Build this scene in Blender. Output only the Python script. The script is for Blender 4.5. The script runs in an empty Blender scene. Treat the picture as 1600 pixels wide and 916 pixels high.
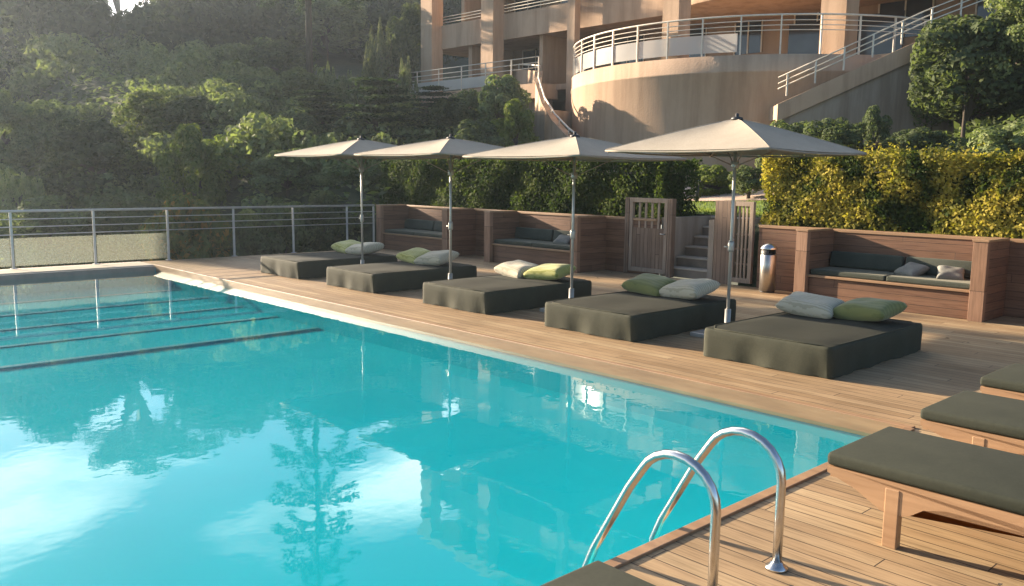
import bpy, bmesh, math, random
import numpy as np
from mathutils import Vector, Matrix
R = math.radians
sc = bpy.context.scene
col = sc.collection

# ------------------------------------------------------------------ camera
YA, PI_, RO = 0.7563, 0.1352, 0.0132        # yaw from +Y towards +X, pitch down, roll
FPX = 1349.4
fw = Vector((math.sin(YA)*math.cos(PI_), math.cos(YA)*math.cos(PI_), -math.sin(PI_)))
rt = fw.cross(Vector((0, 0, 1))).normalized()
up = rt.cross(fw)
r2 = rt*math.cos(RO) + up*math.sin(RO)
u2 = up*math.cos(RO) - rt*math.sin(RO)
cd = bpy.data.cameras.new('camera')
cam = bpy.data.objects.new('camera', cd); col.objects.link(cam)
cam.matrix_world = Matrix.Translation((0, 0, 1.8)) @ Matrix((r2, u2, -fw)).transposed().to_4x4()
cd.sensor_width = 36; cd.lens = FPX/1600*36; cd.clip_end = 2000; cd.clip_start = 0.05
sc.camera = cam

# ------------------------------------------------------------------ light
SUN_EL, SUN_AZ = 15.5, -12.0                 # azimuth from +Y towards +X
w = bpy.data.worlds.new("World"); sc.world = w; w.use_nodes = True
nt = w.node_tree; nt.nodes.clear()
def wn(t, **k):
    n = nt.nodes.new(t)
    for a, b in k.items(): setattr(n, a, b)
    return n
out = wn('ShaderNodeOutputWorld'); bg = wn('ShaderNodeBackground')
sky = wn('ShaderNodeTexSky', sky_type='NISHITA', sun_disc=False)
sky.sun_elevation = R(SUN_EL); sky.sun_rotation = R(SUN_AZ); sky.dust_density = 0.6; sky.air_density = 0.8; sky.ozone_density = 1.5
bg.inputs[1].default_value = 0.06
tc = wn('ShaderNodeTexCoord'); sx = wn('ShaderNodeSeparateXYZ'); nt.links.new(tc.outputs['Generated'], sx.inputs[0])
mz = wn('ShaderNodeMath', operation='MAXIMUM'); mz.inputs[1].default_value = 0.04; nt.links.new(sx.outputs[2], mz.inputs[0])
mz2 = wn('ShaderNodeMath', operation='ADD'); mz2.inputs[1].default_value = 0.12; nt.links.new(mz.outputs[0], mz2.inputs[0])
dx = wn('ShaderNodeMath', operation='DIVIDE'); nt.links.new(sx.outputs[0], dx.inputs[0]); nt.links.new(mz2.outputs[0], dx.inputs[1])
dy = wn('ShaderNodeMath', operation='DIVIDE'); nt.links.new(sx.outputs[1], dy.inputs[0]); nt.links.new(mz2.outputs[0], dy.inputs[1])
cx = wn('ShaderNodeCombineXYZ'); nt.links.new(dx.outputs[0], cx.inputs[0]); nt.links.new(dy.outputs[0], cx.inputs[1])
CLOUD_OFF = (5.28, 5.795, 2.425)
mp = wn('ShaderNodeMapping'); mp.inputs['Location'].default_value = CLOUD_OFF; mp.inputs['Rotation'].default_value = (0, 0, R(-8)); nt.links.new(cx.outputs[0], mp.inputs[0])
nz = wn('ShaderNodeTexNoise'); nz.inputs['Scale'].default_value = .85; nz.inputs['Detail'].default_value = 7; nz.inputs['Roughness'].default_value = 0.5
nz.inputs['Distortion'].default_value = 0.25
nt.links.new(mp.outputs[0], nz.inputs['Vector'])
cr = wn('ShaderNodeValToRGB'); cr.color_ramp.elements[0].position = 0.475; cr.color_ramp.elements[1].position = 0.60
nt.links.new(nz.outputs['Fac'], cr.inputs[0])
mx = wn('ShaderNodeMix', data_type='RGBA')
# the clouds stand over the hill in front (towards the sun side), masked out of the unseen sky behind to cut ambient light
vd = wn('ShaderNodeVectorMath', operation='DOT_PRODUCT'); nt.links.new(tc.outputs['Generated'], vd.inputs[0]); vd.inputs[1].default_value = (math.sin(R(22))*.94, math.cos(R(22))*.94, .34)
vr = wn('ShaderNodeMapRange', interpolation_type='SMOOTHSTEP'); nt.links.new(vd.outputs['Value'], vr.inputs[0]); vr.inputs[1].default_value = .74; vr.inputs[2].default_value = .9
vm_ = wn('ShaderNodeMath', operation='MULTIPLY'); nt.links.new(vr.outputs[0], vm_.inputs[0]); nt.links.new(cr.outputs[0], vm_.inputs[1])
nt.links.new(vm_.outputs[0], mx.inputs[0]); nt.links.new(sky.outputs[0], mx.inputs[6])
mx.inputs[7].default_value = (19.0, 18.4, 17.6, 1)
nt.links.new(mx.outputs[2], bg.inputs[0]); nt.links.new(bg.outputs[0], out.inputs[0])

SDIR = Vector((math.sin(R(SUN_AZ))*math.cos(R(SUN_EL)), math.cos(R(SUN_AZ))*math.cos(R(SUN_EL)), math.sin(R(SUN_EL))))
sl = bpy.data.lights.new('sun', 'SUN'); sl.energy = 4.5; sl.angle = R(0.6); sl.color = (1.0, 0.81, 0.60)
so = bpy.data.objects.new('sun', sl); col.objects.link(so); so.location = (-10, 60, 40)
so.rotation_euler = (-SDIR).to_track_quat('-Z', 'Y').to_euler()
vs = sc.view_settings
vs.view_transform = 'Standard'; vs.look = 'None'; vs.exposure = 2.15; vs.gamma = 1; vs.use_curve_mapping = False
cy = sc.cycles
cy.use_denoising = True; cy.max_bounces = 7; cy.diffuse_bounces = 3; cy.glossy_bounces = 3
cy.transparent_max_bounces = 12; cy.transmission_bounces = 4; cy.volume_bounces = 0
cy.caustics_reflective = False; cy.caustics_refractive = False; cy.sample_clamp_indirect = 4

# ------------------------------------------------------------------ materials
def mat(name):
    m = bpy.data.materials.new(name); m.use_nodes = True
    t = m.node_tree; b = t.nodes['Principled BSDF']
    return m, t, b
def N(t, ty, **k):
    n = t.nodes.new(ty)
    for a, b in k.items(): setattr(n, a, b)
    return n
def coords(t, scale=(1, 1, 1), rot=(0, 0, 0), kind='Object'):
    c = N(t, 'ShaderNodeTexCoord'); m = N(t, 'ShaderNodeMapping')
    m.inputs['Scale'].default_value = scale; m.inputs['Rotation'].default_value = rot
    t.links.new(c.outputs[kind], m.inputs[0]); return m.outputs[0]
def noise(t, vec, scale, detail=4, rough=.55):
    n = N(t, 'ShaderNodeTexNoise'); n.inputs['Scale'].default_value = scale
    n.inputs['Detail'].default_value = detail; n.inputs['Roughness'].default_value = rough
    t.links.new(vec, n.inputs['Vector']); return n.outputs['Fac']
def ramp(t, fac, stops):
    r = N(t, 'ShaderNodeValToRGB'); e = r.color_ramp.elements
    while len(e) < len(stops): e.new(.5)
    for x, (p, c) in zip(e, stops):
        x.position = p; x.color = (*c, 1) if len(c) == 3 else c
    t.links.new(fac, r.inputs[0]); return r.outputs[0]
def mixc(t, fac, a, b, mode='MIX'):
    m = N(t, 'ShaderNodeMix', data_type='RGBA', blend_type=mode)
    for s, v in ((0, fac), (6, a), (7, b)):
        if hasattr(v, 'is_linked'): t.links.new(v, m.inputs[s])
        else: m.inputs[s].default_value = v if s == 0 else (*v, 1)
    return m.outputs[2]
def bump(t, b, h, strength=.3, dist=.01):
    n = N(t, 'ShaderNodeBump'); n.inputs['Strength'].default_value = strength; n.inputs['Distance'].default_value = dist
    t.links.new(h, n.inputs['Height']); t.links.new(n.outputs[0], b.inputs['Normal'])
def simple(name, c1, c2, scale=6, rough=.7, metal=0, bs=.15, bd=.01, kind='Object', sc3=(1, 1, 1), detail=5):
    m, t, b = mat(name); v = coords(t, sc3, kind=kind)
    f = noise(t, v, scale, detail); c = ramp(t, f, [(.3, c1), (.7, c2)])
    t.links.new(c, b.inputs['Base Color']); b.inputs['Roughness'].default_value = rough; b.inputs['Metallic'].default_value = metal
    if bs: bump(t, b, f, bs, bd)
    return m

def plank_mat(name, cols, width, length, gap=.02, rough=.6, axis='y', gapc=(.03, .02, .015), spec=.3, blotch=.35, xoff=0.0):
    """boards running along axis (object coordinates), each board its own tone, grain, gaps"""
    m, t, b = mat(name)
    c = N(t, 'ShaderNodeTexCoord'); s = N(t, 'ShaderNodeSeparateXYZ'); t.links.new(c.outputs['Object'], s.inputs[0])
    A, B = {'y': (1, 0), 'x': (0, 1), 'zx': (0, 2), 'zy': (1, 2), 'zup': (2, 1), 'zupx': (2, 0)}[axis]     # A = along, B = across
    def M(op, a, b_=None):
        n = N(t, 'ShaderNodeMath', operation=op)
        for i, v in enumerate((a, b_)):
            if v is None: continue
            if hasattr(v, 'is_linked'): t.links.new(v, n.inputs[i])
            else: n.inputs[i].default_value = v
        return n.outputs[0]
    u = M('DIVIDE', s.outputs[B], width); row = M('FLOOR', u); fu = M('FRACT', u)
    off = M('MULTIPLY', row, .377)
    v = M('ADD', M('DIVIDE', s.outputs[A], length), off); cell = M('FLOOR', v); fv = M('FRACT', v)
    cmb = N(t, 'ShaderNodeCombineXYZ'); t.links.new(row, cmb.inputs[0]); t.links.new(cell, cmb.inputs[1])
    wn_ = N(t, 'ShaderNodeTexWhiteNoise', noise_dimensions='3D'); t.links.new(cmb.outputs[0], wn_.inputs['Vector'])
    base = ramp(t, wn_.outputs['Value'], [(i/(len(cols)-1), q) for i, q in enumerate(cols)])
    # grain
    gsc = [0, 0, 0]; gsc[A] = 1.2; gsc[B] = 26; gsc[3-A-B] = 26
    vm = N(t, 'ShaderNodeMapping'); vm.inputs['Scale'].default_value = gsc; t.links.new(c.outputs['Object'], vm.inputs[0])
    addv = N(t, 'ShaderNodeVectorMath', operation='ADD'); t.links.new(vm.outputs[0], addv.inputs[0])
    wv = N(t, 'ShaderNodeVectorMath', operation='SCALE'); wv.inputs['Scale'].default_value = 40; t.links.new(wn_.outputs['Color'], wv.inputs[0]); t.links.new(wv.outputs[0], addv.inputs[1])
    g = noise(t, addv.outputs[0], 2.0, 5, .6)
    c1 = mixc(t, 1.0, base, ramp(t, g, [(.3, (.62, .60, .58)), (.55, (1, 1, 1)), (.75, (1.0, 1.0, 1.0))]), 'MULTIPLY')
    # weather blotches
    bl = noise(t, c.outputs['Object'], 1.1, 4, .6)
    c2 = mixc(t, blotch, c1, mixc(t, 1.0, c1, ramp(t, bl, [(.35, (.55, .52, .5)), (.65, (1.15, 1.12, 1.1))]), 'MULTIPLY'))
    gm = M('MAXIMUM', M('LESS_THAN', fu, gap), M('LESS_THAN', fv, .004/length*1.5))
    c3 = mixc(t, gm, c2, gapc)
    t.links.new(c3, b.inputs['Base Color']); b.inputs['Roughness'].default_value = rough
    b.inputs['Specular IOR Level'].default_value = spec
    h = M('SUBTRACT', M('MULTIPLY', g, .15), gm)
    bump(t, b, h, .5, .006)
    return m

M_deck = plank_mat('deck_wood', [(.30, .200, .105), (.38, .265, .147), (.34, .232, .127), (.45, .333, .193), (.36, .246, .136), (.42, .30, .17)], .118, 2.9, gap=.055, axis='y')
M_bench = plank_mat('bench_wood', [(.16, .085, .052), (.22, .12, .072), (.185, .10, .062)], .115, 3.0, gap=.05, axis='zy', rough=.5, blotch=.3)
M_benchx = plank_mat('bench_wood_side', [(.16, .085, .052), (.22, .12, .072), (.185, .10, .062)], .115, 3.0, gap=.05, axis='zx', rough=.5, blotch=.3)
M_post = plank_mat('post_wood', [(.27, .155, .095), (.33, .195, .125)], .5, 3.0, gap=.0, axis='zup', rough=.55)
M_teak = simple('teak', (.30, .17, .085), (.43, .26, .14), 3, .55, sc3=(8, .6, 8), bs=.2, bd=.003)
M_gatewood = plank_mat('gate_wood', [(.22, .15, .105), (.28, .195, .14)], .09, 3, gap=.07, axis='zup', rough=.65)
M_greywood = simple('weathered_wood', (.25, .18, .13), (.34, .26, .19), 4, .7, sc3=(10, 10, .8))
M_fascia = simple('edge_board', (.24, .14, .075), (.36, .22, .12), 2.5, .45, sc3=(6, .6, 6))
M_stone = simple('pale_stone', (.42, .35, .27), (.55, .46, .36), 3, .7, bs=.2)
M_brownstep = simple('brown_step_stone', (.20, .15, .11), (.29, .225, .165), 4, .8)
M_coping = simple('dark_coping', (.20, .16, .125), (.28, .225, .175), 5, .5)
def pool_mat():
    m, t, b = mat('pool_plaster'); v = coords(t)
    f = noise(t, v, .5, 3)
    c = ramp(t, f, [(.3, (.006, .335, .40)), (.7, (.010, .375, .44))])
    # mosaic grout
    c2 = c
    t.links.new(c2, b.inputs['Base Color']); b.inputs['Roughness'].default_value = .9; b.inputs['Specular IOR Level'].default_value = 0
    return m
M_pool = pool_mat()
M_poolline = simple('pool_step_tile', (.012, .215, .27), (.015, .25, .31), 8, .4, bs=0)
def schlick(t, r0, normal=None):
    """mirror share of a thin sheet, the same from either side"""
    g = N(t, 'ShaderNodeNewGeometry'); d_ = N(t, 'ShaderNodeVectorMath', operation='DOT_PRODUCT')
    t.links.new(g.outputs['Incoming'], d_.inputs[0]); t.links.new(normal if normal else g.outputs['Normal'], d_.inputs[1])
    def M(op, a, b_=None):
        n = N(t, 'ShaderNodeMath', operation=op)
        for i, v in enumerate((a, b_)):
            if v is None: continue
            if hasattr(v, 'is_linked'): t.links.new(v, n.inputs[i])
            else: n.inputs[i].default_value = v
        return n.outputs[0]
    k = M('POWER', M('SUBTRACT', 1.0, M('ABSOLUTE', d_.outputs['Value'])), 5.0)
    return M('ADD', M('MULTIPLY', k, 1-r0), r0)
def water_mat():
    m, t, b = mat('water'); t.nodes.remove(b)
    o = t.nodes['Material Output']
    v = coords(t)
    n1 = noise(t, v, 2.3, 3, .55); n2 = noise(t, v, 11, 2, .5)
    ad = N(t, 'ShaderNodeMath', operation='MULTIPLY_ADD'); t.links.new(n2, ad.inputs[0]); ad.inputs[1].default_value = .16; t.links.new(n1, ad.inputs[2])
    bp = N(t, 'ShaderNodeBump'); bp.inputs['Strength'].default_value = .05; bp.inputs['Distance'].default_value = .03
    t.links.new(ad.outputs[0], bp.inputs['Height'])
    fr = schlick(t, .028, bp.outputs[0])
    gl = N(t, 'ShaderNodeBsdfGlossy'); gl.inputs['Roughness'].default_value = .012; t.links.new(bp.outputs[0], gl.inputs['Normal'])
    gl.inputs['Color'].default_value = (.95, 1, 1, 1)
    tr = N(t, 'ShaderNodeBsdfTransparent'); tr.inputs['Color'].default_value = (.78, .97, .98, 1)
    mxs = N(t, 'ShaderNodeMixShader'); t.links.new(fr, mxs.inputs[0]); t.links.new(tr.outputs[0], mxs.inputs[1]); t.links.new(gl.outputs[0], mxs.inputs[2])
    t.links.new(mxs.outputs[0], o.inputs[0]); return m
M_water = water_mat()
def steel(name, c=.62, rough=.22):
    m, t, b = mat(name); v = coords(t)
    f = noise(t, v, 30, 3); cc = ramp(t, f, [(.3, (c*.9, c*.88, c*.84)), (.7, (c, c*.98, c*.95))])
    t.links.new(cc, b.inputs['Base Color']); b.inputs['Metallic'].default_value = 1; b.inputs['Roughness'].default_value = rough
    return m
M_steel = steel('stainless_steel'); M_brushed = steel('brushed_steel', .5, .35)
M_railmetal = simple('painted_rail', (.42, .43, .41), (.52, .52, .49), 9, .4, metal=.35, bs=0)
M_creamrail = simple('cream_rail_paint', (.62, .55, .45), (.72, .66, .55), 9, .5, bs=0)
M_pole = simple('pole_paint', (.36, .355, .33), (.44, .43, .40), 9, .35, metal=.4, bs=0)
M_dark = simple('dark_metal', (.02, .02, .02), (.04, .04, .04), 9, .5, bs=0)
def fabric(name, c1, c2, scale=70, sheen=.6, rough=.85, stc=(.9, .85, .7), wr=.25):
    m, t, b = mat(name); v = coords(t)
    f = noise(t, v, 4, 5); wv = noise(t, v, scale, 2)
    c = ramp(t, f, [(.3, c1), (.7, c2)]); c = mixc(t, .25, c, ramp(t, wv, [(.35, tuple(x*.6 for x in c1)), (.65, c2)]))
    t.links.new(c, b.inputs['Base Color']); b.inputs['Roughness'].default_value = rough
    b.inputs['Sheen Weight'].default_value = sheen; b.inputs['Sheen Roughness'].default_value = .35; b.inputs['Sheen Tint'].default_value = (*stc, 1)
    b.inputs['Specular IOR Level'].default_value = .3
    bump(t, b, f, wr, .02)
    return m
M_cover = fabric('bed_cover_fabric', (.036, .039, .024), (.05, .053, .034), sheen=.02, wr=.3)
M_top = fabric('shaded_bed_top_fabric', (.016, .019, .012), (.023, .026, .017), sheen=0, wr=.3)  # green top cloth, darkened further to put the beds' shade into its colour
M_cushion = fabric('lounger_fabric', (.020, .024, .015), (.029, .033, .021), sheen=.0, wr=.3)
M_canopy = fabric('canopy_fabric', (.29, .25, .195), (.35, .305, .24), sheen=.1, wr=.08)
M_teal = fabric('bench_cushion_fabric', (.04, .048, .036), (.06, .068, .052), sheen=.15)
def pillow_mat(name, c1, c2, pat):
    m, t, b = mat(name); v = coords(t)
    wv = N(t, 'ShaderNodeTexWave', wave_type='BANDS'); wv.inputs['Scale'].default_value = 9 if pat else 5; wv.inputs['Distortion'].default_value = 3.5; wv.inputs['Detail'].default_value = 2
    wv.inputs['Detail Scale'].default_value = 1.5; t.links.new(v, wv.inputs['Vector'])
    c = ramp(t, wv.outputs['Fac'], [(.35, c1), (.6, c2)])
    t.links.new(c, b.inputs['Base Color']); b.inputs['Roughness'].default_value = .9; b.inputs['Sheen Weight'].default_value = .2
    bump(t, b, noise(t, v, 6, 4), .4, .02); return m
M_pw = pillow_mat('white_pillow_fabric', (.38, .34, .24), (.50, .45, .33), True)
M_pg = pillow_mat('green_pillow_fabric', (.25, .26, .05), (.38, .38, .12), True)
M_pgd = pillow_mat('plain_green_pillow_fabric', (.14, .155, .045), (.18, .19, .06), False)

M_gc = fabric('grey_cushion_fabric', (.16, .16, .14), (.24, .235, .205), sheen=.1)
def stucco(name, c1, c2, stain=.5):
    m, t, b = mat(name); v = coords(t)
    f = noise(t, v, .35, 6, .65); c = ramp(t, f, [(.3, c1), (.7, c2)])
    v2 = coords(t, (1.6, 1.6, .16)); s = noise(t, v2, 1.3, 6, .65)
    c = mixc(t, stain, c, mixc(t, 1.0, c, ramp(t, s, [(.36, (.55, .5, .46)), (.56, (1, 1, 1))]), 'MULTIPLY'))
    t.links.new(c, b.inputs['Base Color']); b.inputs['Roughness'].default_value = .9
    bump(t, b, noise(t, v, 18, 4), .35, .02); return m
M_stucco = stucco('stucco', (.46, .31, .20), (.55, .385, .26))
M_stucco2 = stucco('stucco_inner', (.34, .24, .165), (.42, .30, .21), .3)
M_greywall = stucco('grey_render', (.31, .255, .20), (.38, .315, .25), .7)
M_soffit = stucco('terracotta_soffit', (.42, .20, .12), (.48, .24, .145), .2)
def glass_mat(name, tint, alpha_t, rough=.1, diff=(.6, .65, .6)):
    m, t, b = mat(name); t.nodes.remove(b); o = t.nodes['Material Output']
    tr = N(t, 'ShaderNodeBsdfTransparent'); tr.inputs[0].default_value = (*tint, 1)
    df = N(t, 'ShaderNodeBsdfDiffuse'); tl = N(t, 'ShaderNodeBsdfTranslucent')
    v = coords(t); f = noise(t, v, 1.2, 4)
    c = ramp(t, f, [(.3, tuple(x*.97 for x in diff)), (.7, diff)])
    t.links.new(c, df.inputs[0]); t.links.new(c, tl.inputs[0])
    m1 = N(t, 'ShaderNodeMixShader'); m1.inputs[0].default_value = .5; t.links.new(df.outputs[0], m1.inputs[1]); t.links.new(tl.outputs[0], m1.inputs[2])
    m2 = N(t, 'ShaderNodeMixShader'); m2.inputs[0].default_value = alpha_t; t.links.new(m1.outputs[0], m2.inputs[1]); t.links.new(tr.outputs[0], m2.inputs[2])
    gl = N(t, 'ShaderNodeBsdfGlossy'); gl.inputs['Roughness'].default_value = rough
    fr = schlick(t, .04)
    m3 = N(t, 'ShaderNodeMixShader'); t.links.new(fr, m3.inputs[0]); t.links.new(m2.outputs[0], m3.inputs[1]); t.links.new(gl.outputs[0], m3.inputs[2])
    t.links.new(m3.outputs[0], o.inputs[0]); return m
M_fenceglass = glass_mat('fence_glass', (.97, .99, .97), .90, .1, (.62, .66, .55))
M_drumglass = glass_mat('balcony_glass', (.8, .85, .85), .25, .2, (.78, .78, .74))
def winglass():
    m, t, b = mat('window_glass'); v = coords(t); f = noise(t, v, .8, 2)
    t.links.new(ramp(t, f, [(.3, (.02, .025, .03)), (.7, (.06, .07, .08))]), b.inputs['Base Color']); b.inputs['Roughness'].default_value = .08
    return m
M_win = winglass()

def leaf_mat(name, cols, trans=.35, rough=.55, big=.5, hue_clump=None):
    m, t, b = mat(name); o = t.nodes['Material Output']
    g = N(t, 'ShaderNodeNewGeometry'); oi = N(t, 'ShaderNodeObjectInfo')
    c = ramp(t, g.outputs['Random Per Island'], [(i/(len(cols)-1), q) for i, q in enumerate(cols)])
    v = coords(t); f = noise(t, v, 2.2 if hue_clump is None else hue_clump[0], 3)
    c = mixc(t, big, c, mixc(t, 1.0, c, ramp(t, f, [(.35, (.5, .55, .5)), (.65, (1.3, 1.25, 1.1))]), 'MULTIPLY'))
    if hue_clump:
        f2 = ramp(t, noise(t, v, hue_clump[1], 3, .6), [(.42, (0, 0, 0)), (.60, (1, 1, 1))])
        c = mixc(t, f2, c, mixc(t, g.outputs['Random Per Island'], hue_clump[2], hue_clump[3]))
    hs = N(t, 'ShaderNodeHueSaturation'); t.links.new(c, hs.inputs['Color'])
    mm = N(t, 'ShaderNodeMapRange'); t.links.new(oi.outputs['Random'], mm.inputs[0]); mm.inputs[3].default_value = .65; mm.inputs[4].default_value = 1.55
    t.links.new(mm.outputs[0], hs.inputs['Value']); c = hs.outputs[0]
    b.inputs['Roughness'].default_value = .75; b.inputs['Specular IOR Level'].default_value = .08
    t.links.new(c, b.inputs['Base Color'])
    tl = N(t, 'ShaderNodeBsdfTranslucent'); t.links.new(mixc(t, 1.0, c, (1.35, 1.5, .7), 'MULTIPLY'), tl.inputs[0])
    ms = N(t, 'ShaderNodeMixShader'); ms.inputs[0].default_value = trans
    t.links.new(b.outputs[0], ms.inputs[1]); t.links.new(tl.outputs[0], ms.inputs[2]); t.links.new(ms.outputs[0], o.inputs[0])
    return m
L_dark = leaf_mat('dark_leaves', [(.068, .086, .05), (.10, .13, .068), (.14, .165, .085)])
L_mid = leaf_mat('mid_leaves', [(.095, .12, .062), (.135, .165, .08), (.18, .20, .10)])
L_bright = leaf_mat('bright_leaves', [(.09, .12, .035), (.13, .17, .045), (.19, .205, .07)], trans=.4)
L_deep = leaf_mat('deep_leaves', [(.036, .052, .034), (.058, .078, .046), (.082, .104, .06)])
L_olive = leaf_mat('olive_leaves', [(.09, .11, .06), (.14, .16, .09), (.18, .19, .11)], trans=.3)
L_pale = leaf_mat('pale_leaves', [(.15, .17, .08), (.22, .23, .12), (.26, .25, .15)], trans=.45)
L_needle = leaf_mat('needle_leaves', [(.03, .052, .03), (.048, .078, .04), (.07, .105, .05)], trans=.25)
L_hedge = leaf_mat('hedge_leaves', [(.025, .045, .015), (.05, .08, .02), (.08, .11, .025)], hue_clump=(2.5, 1.7, (.44, .36, .05), (.62, .52, .12)))
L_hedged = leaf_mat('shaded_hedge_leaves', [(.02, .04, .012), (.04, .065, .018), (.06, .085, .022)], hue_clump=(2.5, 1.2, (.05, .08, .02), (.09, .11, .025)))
L_flower = leaf_mat('orange_flowering_leaves', [(.06, .09, .03), (.10, .13, .04), (.14, .15, .05), (.09, .12, .04), (.38, .20, .06)])
M_bark = simple('bark', (.05, .04, .03), (.10, .08, .06), 4, .95, bs=.6, bd=.03, sc3=(4, 4, .6))
def ground_mat():
    m, t, b = mat('ground_soil'); v = coords(t)
    f = noise(t, v, .25, 7, .7); f2 = noise(t, v, 3, 5, .7)
    c = ramp(t, f, [(.35, (.025, .04, .015)), (.6, (.045, .055, .025)), (.75, (.08, .07, .045))])
    c = mixc(t, .6, c, mixc(t, 1.0, c, ramp(t, f2, [(.3, (.4, .4, .4)), (.7, (1.5, 1.5, 1.4))]), 'MULTIPLY'))
    t.links.new(c, b.inputs['Base Color']); b.inputs['Roughness'].default_value = 1; bump(t, b, f2, .8, .15); return m
M_ground = ground_mat()
M_lawn = simple('lawn', (.07, .13, .02), (.13, .20, .035), 8, .9, bs=.6, bd=.03)
M_path = simple('pink_path', (.45, .33, .25), (.56, .43, .34), 2, .85)

# ------------------------------------------------------------------ mesh helpers
def tag(o, label=None, cat=None, group=None, kind=None):
    for k, v in (('label', label), ('category', cat), ('group', group), ('kind', kind)):
        if v: o[k] = v
    return o
def empty(name, loc=(0, 0, 0), rz=0, label=None, cat=None, group=None):
    o = bpy.data.objects.new(name, None); o.empty_display_size = .2; col.objects.link(o)
    o.location = loc; o.rotation_euler = (0, 0, rz); return tag(o, label, cat, group)
def copy_tree(o, parent=None):
    c = o.copy(); col.objects.link(c)
    if parent: c.parent = parent
    for ch in o.children: copy_tree(ch, c)
    return c
class MB:
    def __init__(s): s.bm = bmesh.new()
    def _x(s, vs_, mtx):
        if mtx is not None: bmesh.ops.transform(s.bm, matrix=mtx, verts=vs_)
    def box(s, lo, hi, bev=0, mtx=None, seg=2):
        r = bmesh.ops.create_cube(s.bm, size=1); v = r['verts']
        c = [(a+b)/2 for a, b in zip(lo, hi)]; d = [abs(b-a) for a, b in zip(lo, hi)]
        bmesh.ops.transform(s.bm, matrix=Matrix.Translation(c) @ Matrix.Diagonal((*d, 1)), verts=v)
        if bev:
            e = list({e for x in v for e in x.link_edges})
            rr = bmesh.ops.bevel(s.bm, geom=e, offset=bev, segments=seg, affect='EDGES', profile=.5)
            v = list({x for f in rr['faces'] for x in f.verts} | {x for x in v if x.is_valid})
        s._x(v, mtx); return s
    def tube(s, pts, r, n=10, cap=True, closed=False):
        pts = [Vector(p) for p in pts]; rings = []; L = len(pts)
        rr = r if isinstance(r, (list, tuple)) else [r]*L
        prev = None
        for i, p in enumerate(pts):
            if closed: d = pts[(i+1) % L]-pts[i-1]
            else: d = (pts[min(i+1, L-1)]-pts[max(i-1, 0)])
            d.normalize()
            if prev is None:
                a = Vector((0, 0, 1)) if abs(d.z) < .9 else Vector((1, 0, 0)); x = d.cross(a).normalized()
            else: x = (prev - d*prev.dot(d)).normalized()
            prev = x; y = d.cross(x)
            rings.append([s.bm.verts.new(p + (x*math.cos(2*math.pi*k/n)+y*math.sin(2*math.pi*k/n))*rr[i]) for k in range(n)])
        for i in range(L if closed else L-1):
            A, B = rings[i], rings[(i+1) % L]
            for k in range(n):
                f = s.bm.faces.new((A[k], A[(k+1) % n], B[(k+1) % n], B[k])); f.smooth = True
        if cap and not closed:
            s.bm.faces.new(rings[0][::-1]); s.bm.faces.new(rings[-1])
        return s
    def lathe(s, prof, n=24, c=(0, 0), a0=0, a1=2*math.pi, smooth=True):
        full = abs(a1-a0-2*math.pi) < 1e-6; m = n if full else n+1; rings = []
        for (r, z) in prof:
            rings.append([s.bm.verts.new((c[0]+max(r, 1e-4)*math.cos(a0+(a1-a0)*k/n), c[1]+max(r, 1e-4)*math.sin(a0+(a1-a0)*k/n), z)) for k in range(m)])
        for i in range(len(prof)-1):
            for k in range(n):
                k2 = (k+1) % m
                f = s.bm.faces.new((rings[i][k], rings[i][k2], rings[i+1][k2], rings[i+1][k])); f.smooth = smooth
        return s
    def prism(s, poly, z0, z1, mtx=None):
        a = [s.bm.verts.new((x, y, z0)) for x, y in poly]; b = [s.bm.verts.new((x, y, z1)) for x, y in poly]
        s.bm.faces.new(a[::-1]); s.bm.faces.new(b)
        for i in range(len(poly)):
            j = (i+1) % len(poly); s.bm.faces.new((a[i], a[j], b[j], b[i]))
        s._x(a+b, mtx); return s
    def quad(s, *p):
        s.bm.faces.new([s.bm.verts.new(q) for q in p]); return s
    def build(s, name, m, parent=None, smooth=False, recalc=True):
        if recalc: bmesh.ops.recalc_face_normals(s.bm, faces=s.bm.faces)
        me = bpy.data.meshes.new(name); s.bm.to_mesh(me); s.bm.free()
        if smooth:
            for p in me.polygons: p.use_smooth = True
        me.materials.append(m); o = bpy.data.objects.new(name, me); col.objects.link(o)
        if parent is not None: o.parent = parent
        return o
def obj_from(name, V, F, m, parent=None, smooth=False):
    me = bpy.data.meshes.new(name); me.from_pydata(V, [], F); me.materials.append(m)
    if smooth:
        for p in me.polygons: p.use_smooth = True
    o = bpy.data.objects.new(name, me); col.objects.link(o)
    if parent is not None: o.parent = parent
    return o
def UD(px, d):
    """ground plan position seen px pixels across (of 1600) at depth d metres"""
    u = (px-800)/FPX*d
    return (u*math.cos(YA)+d*math.sin(YA), -u*math.sin(YA)+d*math.cos(YA))
def z_at(y, d, px=800): 
    return 1.8 + (274.4-(px-800)*.0132-y)/FPX*d*1.01
def sstep(x, a, b):
    t = np.clip((np.asarray(x, float)-a)/(b-a), 0, 1); return t*t*(3-2*t)

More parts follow.
